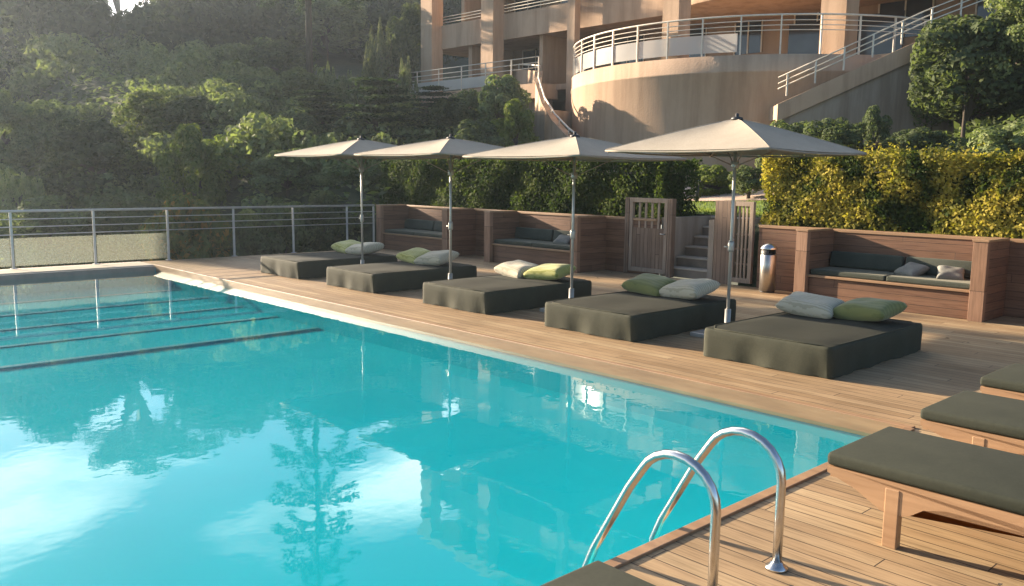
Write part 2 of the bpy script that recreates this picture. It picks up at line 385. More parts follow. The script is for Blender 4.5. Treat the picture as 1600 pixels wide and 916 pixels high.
# ------------------------------------------------------------------ terrain
def terrain(x, y):
    x = np.asarray(x, float); y = np.asarray(y, float)
    base = -1.6 + 2.65*sstep(x, 10.5, 13.4)
    rise = .11*np.clip(x-17, 0, 40) * (1-sstep(y, 22, 60)*.4)
    s = np.clip(y-19, 0, 51)
    ang = x/np.maximum(y, 1)
    side = sstep(ang, -.02, .34)
    hill = s*.215*side
    right = sstep(-y, -13, -3)*np.clip(x-16.5, 0, 30)*.36
    z = base+rise+hill+right
    z = z + .25*np.sin(x*.9+1.3*np.cos(y*.6))*np.sin(y*.7)*sstep(y, 20, 26)
    plat = (1-sstep(x, 12.6, 12.95))*(1-sstep(y, 18.0, 18.4))*sstep(x, -14, -13)*sstep(y, -14, -13)
    z = z*(1-plat) + (-2.2)*plat
    wall = (1-sstep(x, 12.7, 12.95))
    far = sstep(-x, 14, 60)
    return z - far*6
xs = np.unique(np.concatenate([np.linspace(-600, -60, 10), np.arange(-60, 12, 2.), np.arange(12, 40, .6), [12.62, 12.7, 12.8, 12.94, 13.05], np.arange(40, 90, 2.), np.linspace(90, 600, 8)]))
ys = np.unique(np.concatenate([np.linspace(-600, -40, 8), np.arange(-40, 17, 2.), np.arange(17, 30, .5), [18.02, 18.2, 18.38], np.arange(30, 110, 2.), np.linspace(110, 600, 8)]))
X, Y = np.meshgrid(xs, ys); Z = terrain(X, Y)
nx, ny = len(xs), len(ys)
V = np.stack([X.ravel(), Y.ravel(), Z.ravel()], 1).tolist()
F = [(j*nx+i, j*nx+i+1, (j+1)*nx+i+1, (j+1)*nx+i) for j in range(ny-1) for i in range(nx-1)]
# cut the stairwell out of the bank behind the gate
def keep(f):
    cx_ = sum(V[i][0] for i in f)/4; cy_ = sum(V[i][1] for i in f)/4
    return not (12.75 < cx_ < 14.5 and 8.55 < cy_ < 9.7)
tag(obj_from('ground', V, [f for f in F if keep(f)], M_ground, smooth=True), kind='structure')

# ------------------------------------------------------------------ pool and deck
PX, PN, PF, PL = 6.35, 2.47, 16.7, -7.0       # long edge x, near edge y, far edge y, left edge x
d = MB()
d.box((-12.5, -12.5, -.05), (12.8, PN, 0)); d.box((PX, PN+.0005, -.05), (12.8, PF+.85, 0)); d.box((-12.5, PN+.0005, -.05), (PL, PF, 0))
tag(d.build('deck', M_deck), kind='structure')
tag(MB().box((-12.5, PF+.1, -.05), (PX-.001, PF+.85, .006)).build('stone_edge_path', M_stone), kind='structure')
c = MB()
c.box((PX-.02, PN-.03, -.13), (PX+.05, PF+.1, .014), .004); c.box((PL, PN-.055, -.13), (PX-.022, PN+.015, .014), .004)
tag(c.build('pool_coping', M_fascia), kind='structure')
tag(MB().box((PL, PF-.0, -.22), (PX-.022, PF+.095, -.012), .008).build('pool_far_coping', M_coping), kind='structure')
DP = -.42
p = MB()
p.quad((PL, PN, DP), (PX, PN, DP), (PX, PF, DP), (PL, PF, DP))
for a, b in (((PL, PN), (PX, PN)), ((PX, PN), (PX, PF)), ((PX, PF), (PL, PF)), ((PL, PF), (PL, PN))):
    p.quad((*a, DP), (*b, DP), (*b, -.055), (*a, -.055))
nst = 5
for i in range(nst):
    y0 = PF-.002-(i+1)*1.2; zt = -.345-i*.012
    p.box((PL+.01, y0, DP+.003), (PX-.01, y0+1.198, zt))
tag(p.build('pool_basin', M_pool), kind='structure')
p = MB()
for i in range(nst):
    y0 = PF-.002-(i+1)*1.2; zt = -.345-i*.012
    p.quad((PL+.02, y0+.004, zt+.004), (PX-.02, y0+.004, zt+.004), (PX-.02, y0+.10, zt+.004), (PL+.02, y0+.10, zt+.004))
tag(p.build('pool_step_edging', M_poolline), kind='structure')
tag(MB().quad((PL, PN, -.1), (PX, PN, -.1), (PX, PF, -.1), (PL, PF, -.1)).build('water', M_water), kind='structure')

# ladder
lad = empty('pool_ladder', (3.265, 2.1, 0), label='stainless steel ladder with two arched handrails at the near edge of the pool', cat='pool ladder')
def rail_pts(x):
    P = [(1.92, .0), (1.92, .25), (1.92, .40)]
    for k in range(0, 11):
        a = math.pi - k/10*(math.pi-R(28)); 
        P.append((2.125+.205*math.cos(a), .42+.19*math.sin(a)))
    P += [(2.38, .40), (2.58, .04), (2.63, -.08), (2.645, -.20), (2.645, -.41)]
    return [(x-3.265, y-2.1, z) for y, z in P]
for x in (3.0, 3.53):
    r_ = MB().tube(rail_pts(x), .0215, 14).build('handrail', M_steel, lad)
    f = MB().lathe([(0, .0), (.052, .0), (.052, .012), (.035, .02), (.026, .035), (.0, .035)], 20, (x-3.265, 1.92-2.1)).build('flange', M_steel, r_)
for z in (-.24, -.36):
    MB().box((-.25, .51, z-.015), (.25, .59, z+.015), .006).build('tread', M_steel, lad)

# ------------------------------------------------------------------ day beds, pillows
def make_bed():
    root = empty('day_bed')
    L, Wd, H = 2.09, 1.38, .295
    nxs, nys = 26, 20; bm = MB(); rng = random.Random(4)
    # side skirt with soft folds
    per = []
    def rect_pt(t):
        peri = 2*(L+Wd); s_ = t*peri
        if s_ < L: return (s_, 0, 0, -1)
        s_ -= L
        if s_ < Wd: return (L, s_, 1, 0)
        s_ -= Wd
        if s_ < L: return (L-s_, Wd, 0, 1)
        s_ -= L
        return (0, Wd-s_, -1, 0)
    n = 160; rings = []
    hs = [0.004, .05, .12, .2, .265, .285, .295]
    for hi, h in enumerate(hs):
        ring = []
        for k in range(n):
            x, y, a, b = rect_pt(k/n)
            s_ = k/n*2*(L+Wd)
            fold = (math.sin(s_*9.0)+.6*math.sin(s_*17+1)+.5*math.sin(s_*4.1))*.013*(1-h/.3)**1.1
            ins = [0, 0, 0, 0, .003, .010, .025][hi]
            # rounded corners
            cx_, cy_ = min(max(x, .05), L-.05), min(max(y, .05), Wd-.05)
            v_ = Vector((x-cx_, y-cy_, 0))
            if v_.length > .05: v_ = v_.normalized()*.05
            dirn = v_.normalized() if v_.length > 0 else Vector((a, b, 0))
            q = Vector((cx_, cy_, 0))+v_ + dirn*(fold-ins)
            hem = h + (.006*math.sin(s_*13)+.005*math.sin(s_*29) if hi == 0 else 0)
            ring.append(bm.bm.verts.new((q.x, q.y, max(.002, hem))))
        rings.append(ring)
    for i in range(len(hs)-1):
        for k in range(n):
            f = bm.bm.faces.new((rings[i][k], rings[i][(k+1) % n], rings[i+1][(k+1) % n], rings[i+1][k])); f.smooth = True
    bm.build('skirt', M_cover, root)
    # top: gently uneven sheet
    V = []; F = []; a, b = 40, 28
    for j in range(b+1):
        for i in range(a+1):
            x = .02+(L-.04)*i/a; y = .02+(Wd-.04)*j/b
            e = min(x, L-x, y, Wd-y)
            z = .2935 + .012*min(1, e/.15) + .004*math.sin(x*5+y*3)*min(1, e/.2) + .003*math.sin(y*9-x*2)*min(1, e/.2)
            V.append((x, y, z))
    for j in range(b):
        for i in range(a): F.append((j*(a+1)+i, j*(a+1)+i+1, (j+1)*(a+1)+i+1, (j+1)*(a+1)+i))
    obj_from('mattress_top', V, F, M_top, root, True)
    pip = [(.022, .022), (L-.022, .022), (L-.022, Wd-.022), (.022, Wd-.022)]
    pts = []
    for i in range(4):
        A, B = pip[i], pip[(i+1) % 4]
        for k in range(6): pts.append((A[0]+(B[0]-A[0])*(k+.5)/6, A[1]+(B[1]-A[1])*(k+.5)/6, .296))
    MB().tube(pts, .006, 6, closed=True).build('piping', M_cover, root)
    return root
beds = [(3.59, 'nearest of the five dark olive day beds, with a white and a plain green pillow'),
        (5.87, 'dark olive day bed second nearest, with dark green pillow left of a grey white one'),
        (8.29, 'middle dark olive day bed of the five, white pillow left and yellow green pillow right'),
        (10.85, 'dark olive day bed second farthest, just before the one at the fence end'),
        (13.10, 'farthest dark olive day bed near the metal fence, light streak on its pool side')]
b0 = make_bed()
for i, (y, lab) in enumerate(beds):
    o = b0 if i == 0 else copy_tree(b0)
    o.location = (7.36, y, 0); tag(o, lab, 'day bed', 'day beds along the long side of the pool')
def pillow(name, wx, wy, th, m, loc, rot, label, seed):
    rng = random.Random(seed); n = 22; V = []; F = []
    for s_ in (1, -1):
        for j in range(n+1):
            for i in range(n+1):
                u = -1+2*i/n; v = -1+2*j/n
                k = (1-u**4)*(1-v**4); z = th*.5*max(0, k)**.42
                px_ = u*(1-.10*(1-abs(v)**2)*(abs(u)**3)*1.0) ; py_ = v*(1-.10*(1-abs(u)**2)*(abs(v)**3))
                z *= 1+.10*math.sin(u*5+seed)*math.cos(v*4+seed*2)
                z += 0
                V.append((px_*wx/2, py_*wy/2, s_*z))
    q = (n+1)**2
    for j in range(n):
        for i in range(n):
            a = j*(n+1)+i; F.append((a, a+1, a+n+2, a+n+1)); F.append((q+a, q+a+n+1, q+a+n+2, q+a+1))
    o = obj_from(name, V, F, m, None, True); o.location = loc; o.rotation_euler = rot
    bmm = bmesh.new(); bmm.from_mesh(o.data); bmesh.ops.remove_doubles(bmm, verts=bmm.verts, dist=.0005); bmm.to_mesh(o.data); bmm.free()
    return tag(o, label, 'pillow', 'scatter pillows on the day beds')
G = M_pg; GD = M_pgd; Wt = M_pw
# (bed y0, [(x, dy from far side, material, label)])
pl = [(3.59, [(9.02, 1.08, Wt, 'white striped pillow on the nearest day bed, left of the plain green pillow', 0), (9.12, .48, GD, 'plain green pillow on the nearest day bed', 1)]),
      (5.87, [(9.02, 1.05, GD, 'dark green pillow on the second nearest day bed', 1), (9.0, .45, Wt, 'grey white pillow overlapping a dark green pillow beside the nearest umbrella pole', 0)]),
      (8.29, [(8.9, 1.05, Wt, 'white pillow on the middle day bed', 0), (8.95, .45, G, 'yellow green pillow on the middle day bed beside an umbrella pole', 1)]),
      (10.85, [(8.98, 1.08, G, 'yellow green pillow on the second farthest day bed, left of a white pillow', 1), (8.95, .50, Wt, 'white pillow behind the pole on the second farthest day bed', 0)]),
      (13.10, [(9.05, 1.10, G, 'yellow green pillow on the farthest day bed by the fence', 1), (9.0, .50, Wt, 'white pillow on the farthest day bed, right of a yellow green one', 0)])]
for k, (y0, ps) in enumerate(pl):
    for j, (x, dy, m, lab, g_) in enumerate(ps):
        pillow('pillow', .50, .66, .19, m, (x+.02*k % .05, y0+dy, .30+.10+.015*j), (R(5*(1-2*j)), R(-9-3*(k % 2)), R(random.Random(k*7+j).uniform(-9, 9))), lab, k*3+j)

# ------------------------------------------------------------------ umbrellas
def make_umbrella(S, zt, rise):
    root = empty('patio_umbrella')
    ze = zt-rise
    MB().box((-.3, -.3, 0), (.3, .3, .05), .008).lathe([(.0, .05), (.06, .05), (.06, .07), (.035, .09), (.035, .32), (0, .32)], 16).build('base', M_pole, root)
    MB().tube([(0, 0, .05), (0, 0, zt-.03)], .019, 14).build('pole', M_pole, root)
    MB().lathe([(0, .98), (.032, .98), (.036, 1.0), (.036, 1.07), (.03, 1.1), (0, 1.1)], 14).tube([(0, .03, 1.03), (0, .09, 1.03)], .008, 8).build('crank', M_pole, root)
    # canopy: four panels, sagging between ribs
    V = []; F = []; n = 14
    corners = [(S, S), (-S, S), (-S, -S), (S, -S)]
    for q in range(4):
        A = Vector(corners[q]); B = Vector(corners[(q+1) % 4]); st = len(V)
        for i in range(n+1):
            r_ = i/n
            for k in range(n+1):
                s_ = k/n; e = A.lerp(B, s_)*r_
                sag = .045*4*s_*(1-s_)*math.sin(math.pi*min(1, r_*.9))
                edge = 1-.035*4*s_*(1-s_)*(r_**3)
                z = zt - rise*(r_**1.12) - sag
                V.append((e.x*edge, e.y*edge, z))
        for i in range(n):
            for k in range(n):
                a = st+i*(n+1)+k; F.append((a, a+n+1, a+n+2, a+1))
    o = obj_from('canopy', V, F, M_canopy, root)
    bmm = bmesh.new(); bmm.from_mesh(o.data); bmesh.ops.remove_doubles(bmm, verts=bmm.verts, dist=.001)
    bmesh.ops.recalc_face_normals(bmm, faces=bmm.faces); bmm.to_mesh(o.data); bmm.free()
    md = o.modifiers.new('t', 'SOLIDIFY'); md.thickness = .004
    # hem
    pts = []
    for q in range(4):
        A = Vector(corners[q]); B = Vector(corners[(q+1) % 4])
        for k in range(10):
            s_ = k/10; e = A.lerp(B, s_)*(1-.035*4*s_*(1-s_)); pts.append((e.x, e.y, ze-.012-.022*4*s_*(1-s_)))
    MB().tube(pts, .011, 6, closed=True).build('hem', M_canopy, root)
    MB().lathe([(0, zt-.02), (.07, zt-.018), (.06, zt+.01), (.02, zt+.02), (.02, zt+.05), (.0, zt+.06)], 14).build('finial', M_dark, root)
    h = MB().lathe([(0, zt-.55), (.045, zt-.55), (.045, zt-.47), (0, zt-.47)], 12).build('hub', M_pole, root)
    for q in range(4):
        x, y = corners[q]
        rb = MB().tube([(x*.03, y*.03, zt-.06), (x*.985, y*.985, ze-.03)], .010, 6).build('rib', M_greywood, root)
        MB().tube([(x*j_/8, y*j_/8, zt-rise*((j_/8)**1.12)+.001) for j_ in range(1, 9)], .0035, 4).build('seam', M_canopy, root)
        MB().tube([(x*.03, y*.03, zt-.51), (x*.5, y*.5, zt-rise*.47-.06)], .007, 6).build('strut', M_greywood, rb)
    return root
ul = ['cream square umbrella nearest the camera, on the right of the row',
      'cream square umbrella between the middle and second nearest day beds, second from the right',
      'cream square umbrella third from the right, between the second farthest and middle day beds',
      'farthest cream square umbrella, at the left end of the row']
for (x, y, S, zt, rise, tx), lab in zip([(8.49, 5.40, 1.02, 2.46, .36, 0), (8.40, 7.75, 1.03, 2.32, .27, 0), (8.24, 10.1, 1.02, 2.34, .25, 0), (8.32, 12.6, 1.05, 2.38, .28, 0)], ul):
    o = make_umbrella(S, zt, rise); o.location = (x, y, 0); tag(o, lab, 'umbrella', 'cream umbrellas standing between the day beds')

# ------------------------------------------------------------------ loungers
def make_lounger():
    root = empty('sun_lounger')
    Wd, L = .74, 2.0                      # x width, y from 0 (foot) to -L
    # cushion
    V = []; F = []
    m = MB().box((0, -L, .335), (Wd, 0, .405), .022, seg=3); c_ = m.build('cushion', M_cushion, root, True)
    pts = [(.012, -.012, .397), (Wd-.012, -.012, .397), (Wd-.012, -L+.012, .397), (.012, -L+.012, .397)]
    MB().tube([tuple(Vector(pts[i]).lerp(Vector(pts[(i+1) % 4]), k/6)) for i in range(4) for k in range(6)], .0045, 6, closed=True).build('piping', M_cushion, c_)
    for x0 in (.0, Wd-.032):
        # side rail with curved brackets around each leg: profile in y-z
        def br(y, yc):
            return 0
        prof = [(-.01, .333), (-.01, .30), (-.16, .25), (-.26, .195), (-.30, .175)]
        prof += [(-.40, .175), (-.44, .19), (-.50, .235), (-.60, .262)]
        prof += [(-L+.58, .262), (-L+.5, .25), (-L+.44, .215), (-L+.30, .205), (-L+.26, .215), (-L+.16, .255), (-L+.01, .30), (-L+.01, .333)]
        bm = MB(); a = [bm.bm.verts.new((x0, y, z)) for y, z in prof]; b = [bm.bm.verts.new((x0+.032, y, z)) for y, z in prof]
        bm.bm.faces.new(a); bm.bm.faces.new(b[::-1])
        for i in range(len(prof)):
            j = (i+1) % len(prof); bm.bm.faces.new((a[j], a[i], b[i], b[j]))
        bmesh.ops.triangulate(bm.bm, faces=[f for f in bm.bm.faces if len(f.verts) > 4])
        bm.build('side_rail', M_teak, root)
    s_ = MB()
    for k in range(16): s_.box((.034, -L+.06+k*.122, .30), (Wd-.034, -L+.06+k*.122+.085, .325), .003)
    s_.box((.034, -.045, .27), (Wd-.034, -.012, .298)); s_.box((.034, -L+.012, .27), (Wd-.034, -L+.045, .298))
    s_.build('slat_panel', M_teak, root)
    for x0 in (-.004, Wd-.052):
        for y0 in (-.385, -L+.315):
            MB().box((x0, y0, 0), (x0+.056, y0+.07, .30), .004).build('leg', M_teak, root)
    return root
ll = [((4.16, 2.02), 'nearest full lounger with olive cushion, teak bracket and leg, right of the ladder'),
      ((5.42, 2.05), 'olive cushioned lounger behind the big one, second from the right edge corner'),
      ((6.66, 2.12), 'farthest olive cushioned lounger, only its foot corner showing at the right edge'),
      ((1.58, 1.98), 'olive cushioned lounger whose corner pokes up at the bottom, left of the ladder')]
l0 = make_lounger()
for i, ((x, y), lab) in enumerate(ll):
    o = l0 if i == 0 else copy_tree(l0)
    o.location = (x, y, 0); tag(o, lab, 'sun lounger', 'loungers in a row at the near end of the pool')

# ------------------------------------------------------------------ planter wall, benches, gate, stairs, bin
def seg_wall(y0, y1, label):
    r = empty('planter_wall', (12.84, (y0+y1)/2, 0), label=label, cat='wall')
    MB().box((-.04, y0-(y0+y1)/2, 0), (.08, y1-(y0+y1)/2, 1.0)).build('cladding', M_bench, r)
    MB().box((-.06, y0-(y0+y1)/2, 1.0), (.13, y1-(y0+y1)/2, 1.045), .006).build('cap', M_fascia, r)
    return r
seg_wall(9.72, 17.6, 'long dark wood clad retaining wall left of the gate, below the dark hedge')
seg_wall(-3.0, 7.62, 'long wood clad retaining wall right of the gate, below the yellow leaved hedge')
def bench(y0, y1, label, arm=.18):
    """y0 near end, y1 far end"""
    xf, xb = 11.96, 12.797
    cyy = (y0+y1)/2
    r = empty('built_in_bench', (12.38, cyy, 0), label=label, cat='bench', group='built in wooden benches against the planter wall')
    ox, oy = 12.38, cyy
    def B(name, lo, hi, m, bev=.004, par=r):
        return MB().box((lo[0]-ox, lo[1]-oy, lo[2]), (hi[0]-ox, hi[1]-oy, hi[2]), bev).build(name, m, par)
    for a in (y0, y1-arm):
        p_ = B('arm', (xf+.09, a+.004, 0), (xb, a+arm-.004, 1.03), M_benchx)
        B('post', (xf, a, 0), (xf+.09, a+arm, 1.03), M_post, par=p_)
        B('cap', (xf-.01, a-.01, 1.032), (xb-.062, a+arm+.01, 1.062), M_fascia, par=p_)
    B('seat_base', (xf+.10, y0+arm, .0), (xb, y1-arm, .36), M_bench)
    B('seat_edge', (xf+.06, y0+arm, .36), (xb, y1-arm, .395), M_fascia)
    ymid = (y0+y1)/2
    for (a, b) in ((y0+arm+.015, ymid-.008), (ymid+.008, y1-arm-.015)):
        B('seat_cushion', (xf+.10, a, .397), (xb-.02, b, .475), M_teal, .02)
        MB().box((-.05, a-oy+.01, 0), (.05, b-oy-.01, .24), .03, mtx=Matrix.Translation((xb-.13-ox, 0, .478)) @ Matrix.Rotation(R(12), 4, 'Y'), seg=3).build('back_cushion', M_teal, r, True)
    return r
bench(3.84, 6.49, 'reddish wooden bench at the right with sunlight across its backrest')
bench(10.92, 13.55, 'shaded dark wooden bench between the gate and the farthest umbrellas')
bench(14.78, 17.5, 'farthest wooden bench in the corner where the fence ends')
bench(-.6, 2.4, 'wooden bench half out of the frame at the right edge')
for (x, y, lab, rz, m_) in [(12.5, 4.45, 'pale grey cushion lying at the right end of the sunlit bench', 20, M_gc), (12.55, 5.0, 'small pale cushion near the middle of the sunlit bench', -25, M_gc), (12.5, 11.75, 'pale cushion at the right end of the shaded bench before the gate', 15, M_gc)]:
    o = pillow('bench_pillow', .34, .36, .13, m_, (x-.02, y, .535), (R(6), R(-24), R(rz)), lab, 5); o['group'] = 'loose cushions on the benches'; o['category'] = 'cushion'

def gate_leaf(y0, y1, label, solid):
    r = empty('garden_gate', (12.80, (y0+y1)/2, 0), label=label, cat='gate', group='two leaves of the garden gate')
    h = (y1-y0)/2; H = 1.42
    f = MB()
    f.box((-.035, -h, .05), (.035, -h+.07, H), .004).box((-.035, h-.07, .05), (.035, h, H), .004)
    f.box((-.033, -h+.0705, H-.08), (.033, h-.0705, H), .004).box((-.033, -h+.0705, .05), (.033, h-.0705, .13), .004)
    f.build('frame', M_greywood, r)
    if solid:
        n = 4
        for k in range(n):
            y = -h+.07+(2*h-.14)*(k+1)/(n+1)
            MB().box((-.012, y-.022, .87), (.012, y+.022, H-.081), .002).build('bar', M_greywood, r)
        MB().box((-.016, -h+.072, .132), (.016, h-.072, .87)).build('board_panel', M_gatewood, r)
    else:
        n = 3
        for k in range(n):
            y = -h+.07+(2*h-.14)*(k+1)/(n+1); MB().box((-.012, y-.018, .132), (.012, y+.018, H-.082), .002).build('bar', M_greywood, r)
        for z in (.35, .6, .85): MB().box((.014, -h+.071, z), (.03, h-.071, z+.035), .002).build('crossbar', M_greywood, r)
    hd = MB().tube([(-.04, h-.035 if not solid else -h+.035, .78), (-.09, h-.035 if not solid else -h+.035, .78), (-.09, h-.11 if not solid else -h+.11, .78)], .01, 8).build('handle', M_brushed, r)
    return r
gate_leaf(9.47, 10.34, 'weathered wooden gate leaf with open bars above solid boards, left of the steps', True)
gate_leaf(7.72, 8.14, 'narrow weathered gate leaf with slats, right of the steps beside the bin', False)
for y0, y1, lab in ((9.36, 9.46, 'thin wooden gate post at the left side of the steps'), (8.15, 8.46, 'broad wooden gate post at the right side of the steps'), (10.35, 10.45, 'slim wooden gate post at the far side of the solid gate leaf')):
    o = MB().box((-.06, -(y1-y0)/2+.003, 0), (.06, (y1-y0)/2-.003, 1.42), .005).build('gate_post', M_gatewood); o.location = (12.82, (y0+y1)/2, 0)
    tag(o, lab, 'post', 'gate posts')
st = empty('garden_steps', (12.95, 9.1, 0), label='stone steps climbing between the gate posts up to the lawn', cat='steps')
for k in range(6):
    a = MB().box((.0+.27*k, -.42, 0.002), (.27*(k+1)+.0, .46, .178*(k+1)-.03)).build('step', M_brownstep, st)
    MB().box((-.02+.27*k, -.42, .178*(k+1)-.03), (.27*(k+1)-.022, .46, .178*(k+1)), .004).build('nosing', M_stone, a)
for s_, (ya, yb) in enumerate(((8.56, 8.67), (9.57, 9.69))):
    o = MB().box((12.9, ya, 0), (14.6, yb, 1.075)).build('step_side_wall', M_greywall)
    tag(o, ['low rendered wall flanking the steps on the right', 'low rendered wall flanking the steps on the left'][s_], 'wall')
bn = empty('litter_bin', (12.42, 7.2, 0), label='stainless steel litter bin with domed top beside the gate', cat='bin')
MB().lathe([(0, .02), (.125, .02), (.125, .60), (.12, .605), (0, .605)], 28).build('body', M_brushed, bn)
MB().lathe([(.123, .604), (.123, .70), (.03, .70)], 28, a0=R(-30), a1=R(210)).build('opening_rim', M_dark, bn)
MB().lathe([(0, .0), (.115, .0), (.118, .02), (0, .02)], 28).build('foot', M_dark, bn)
MB().lathe([(.132, .69), (.134, .705), (.11, .745), (.06, .775), (0, .785)], 28).build('lid', M_steel, bn)

# ------------------------------------------------------------------ fence
FY = 17.52
fe = empty('pool_fence', (5, FY, 0), label='grey metal railing with glass panels at the far end of the pool', cat='fence')
xposts = [4.10+1.41*k for k in range(-9, 6)]+[11.9]
for x in xposts:
    p_ = MB().box((x-5-.022, -.012, 0), (x-5+.022, .012, 1.02), .003).build('post', M_railmetal, fe)
    MB().box((x-5-.05, -.045, .0061), (x-5+.05, .045, .016), .003).build('foot_plate', M_railmetal, p_)
MB().tube([(xposts[0]-5, 0, 1.045), (11.92-5, 0, 1.045)], .024, 10).build('handrail', M_railmetal, fe)
for z in (.9, .76, .62):
    MB().tube([(xposts[0]-5, -.02, z), (11.9-5, -.02, z)], .009, 8).build('rail', M_railmetal, fe)
for a, b in zip(xposts[:-1], xposts[1:]):
    if a > 6.5: continue
    MB().box((a-5+.035, -.004, .05), (b-5-.035, .004, .56)).build('glass_panel', M_fenceglass, fe)

# ------------------------------------------------------------------ lawn, path
def patch(name, poly, m, dz, n=14):
    """a sheet that follows the terrain between two edge polylines"""
    V = []; F = []
    (a, b), (c_, d_) = poly
    for j in range(n+1):
        for i in range(n+1):
            s_, t_ = i/n, j/n
            x = (a[0]*(1-s_)+b[0]*s_)*(1-t_)+(c_[0]*(1-s_)+d_[0]*s_)*t_; y = (a[1]*(1-s_)+b[1]*s_)*(1-t_)+(c_[1]*(1-s_)+d_[1]*s_)*t_
            V.append((x, y, float(terrain(x, y))+dz))
    for j in range(n):
        for i in range(n): F.append((j*(n+1)+i, j*(n+1)+i+1, (j+1)*(n+1)+i+1, (j+1)*(n+1)+i))
    return tag(obj_from(name, V, F, m, None, True), kind='structure')
patch('lawn', (((14.7, 5.0), (14.7, 12.5)), ((18.2, 4), (18.2, 16))), M_lawn, .03)
patch('garden_path', (((18.2, 4), (18.2, 17)), ((21.0, 6), (21.0, 19))), M_path, .05)
bx_, by_ = UD(1085, 21.5)
bl = empty('bollard_light', (bx_, by_, float(terrain(bx_, by_))+.03), label='small dark bollard light with pale cap at the edge of the lawn', cat='bollard light')
MB().lathe([(0, 0), (.05, 0), (.05, .42), (0, .42)], 14).build('post', M_dark, bl)
MB().lathe([(0, .42), (.045, .42), (.045, .5), (.09, .51), (.07, .545), (0, .56)], 14).build('cap', M_pole, bl)

# ------------------------------------------------------------------ building
bd = empty('apartment_building', (27.5, 22, 0), label='terracotta rendered apartment building with round terrace above the garden', cat='building')
OX, OY = 27.5, 22.0
def Bb(name, lo, hi, m, par=bd, bev=0):
    return MB().box((lo[0]-OX, lo[1]-OY, lo[2]), (hi[0]-OX, hi[1]-OY, hi[2]), bev).build(name, m, par)
BY0, BY1, TOP = 8.0, 34.6, 16.6
floors = [5.5, 7.95, 10.85, 13.75]
# rear wall of each storey with openings; slabs; parapets with rail
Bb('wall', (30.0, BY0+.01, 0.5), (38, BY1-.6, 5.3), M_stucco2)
for i, z in enumerate(floors):
    z1 = (floors+[TOP])[i+1]
    xw = 29.3
    Bb('floor_slab', (26.55 if i else 25.9, BY0, z-.22), (38, BY1, z), M_stucco)
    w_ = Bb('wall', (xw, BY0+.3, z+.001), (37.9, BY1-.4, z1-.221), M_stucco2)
    yy = BY0+1.2; k = 0
    while yy < BY1-3:
        wd = 1.7 if (k+i) % 3 else 1.1
        hh = 2.15 if (k % 2 == 0) else 1.3
        zb = z+.02 if k % 2 == 0 else z+.95
        wn2 = Bb('window', (xw-.03, yy, zb), (xw-.002, yy+wd, zb+min(hh, z1-.3-zb)), M_win)
        f = MB(); zt2 = zb+min(hh, z1-.3-zb)
        for (a, b, c_, d_) in ((yy-.05, yy-.001, zb, zt2), (yy+wd+.001, yy+wd+.05, zb, zt2), (yy+wd/2-.025, yy+wd/2+.025, zb, zt2)):
            f.box((xw-.06-OX, a-OY, c_), (xw-.032-OX, b-OY, d_))
        f.box((xw-.06-OX, yy-.05-OY, zt2+.001), (xw-.032-OX, yy+wd+.05-OY, zt2+.05)); f.build('frame', M_creamrail, wn2)
        yy += wd+1.35; k += 1
    if i:
        # parapet band split into two runs with a recess
        for a, b in ((24.7, BY1-.02), (BY0+.02, 24.3)):
            Bb('parapet', (26.4, a, z-.26), (26.545, b, z+.82), M_stucco)
        for zz in (z+.95, z+1.08, z+1.21):
            MB().tube([(26.47-OX, BY0+.1-OY, zz), (26.47-OX, BY1-.1-OY, zz)], .022, 6).build('rail', M_creamrail, bd)
        # partition walls between flats
        for yp in (31.6, 21.8, 17.2): Bb('partition_wall', (26.56, yp, z+.002), (xw-.001, yp+.22, z1-.222), M_stucco)
Bb('roof', (26.2, BY0-.2, TOP-.22), (38.2, BY1+.2, TOP+.35), M_stucco)
Bb('partition_wall', (26.7, 31.2, 5.502), (29.29, 31.45, 7.728), M_stucco)
Bb('partition_wall', (26.7, 26.6, 5.502), (29.29, 26.8, 7.728), M_stucco)
for (px, hw) in ((670, .42), (762, .40), (889, .2)):
    th = math.atan((px-800)/FPX)+YA; y = 26.0/math.tan(th)
    Bb('column', (25.8, y-hw, 0.8), (25.8+hw*1.6, y+hw, TOP-.225), M_stucco)
# left terrace slab at ground storey + rail
Bb('terrace_slab', (24.9, 25.0, 4.9), (26.0, 36.5, 5.48), M_stucco)
Bb('terrace_wall', (25.5, 25.2, 2.5), (25.9, 36.0, 4.899), M_greywall)
yy = 25.1
ps = []
while yy < 36.5:
    MB().box((24.98-OX-.02, yy-OY-.02, 5.48), (24.98-OX+.02, yy-OY+.02, 6.5)).build('rail_post', M_creamrail, bd); yy += 1.6
for zz in (6.52, 6.3, 6.1): MB().tube([(24.98-OX, 25.1-OY, zz), (24.98-OX, 36.4-OY, zz)], .02, 6).build('rail', M_creamrail, bd)
MB().box((24.99-OX, 28-OY, 5.55), (25.0-OX, 36.3-OY, 6.0)).build('glass_panel', M_drumglass, bd)
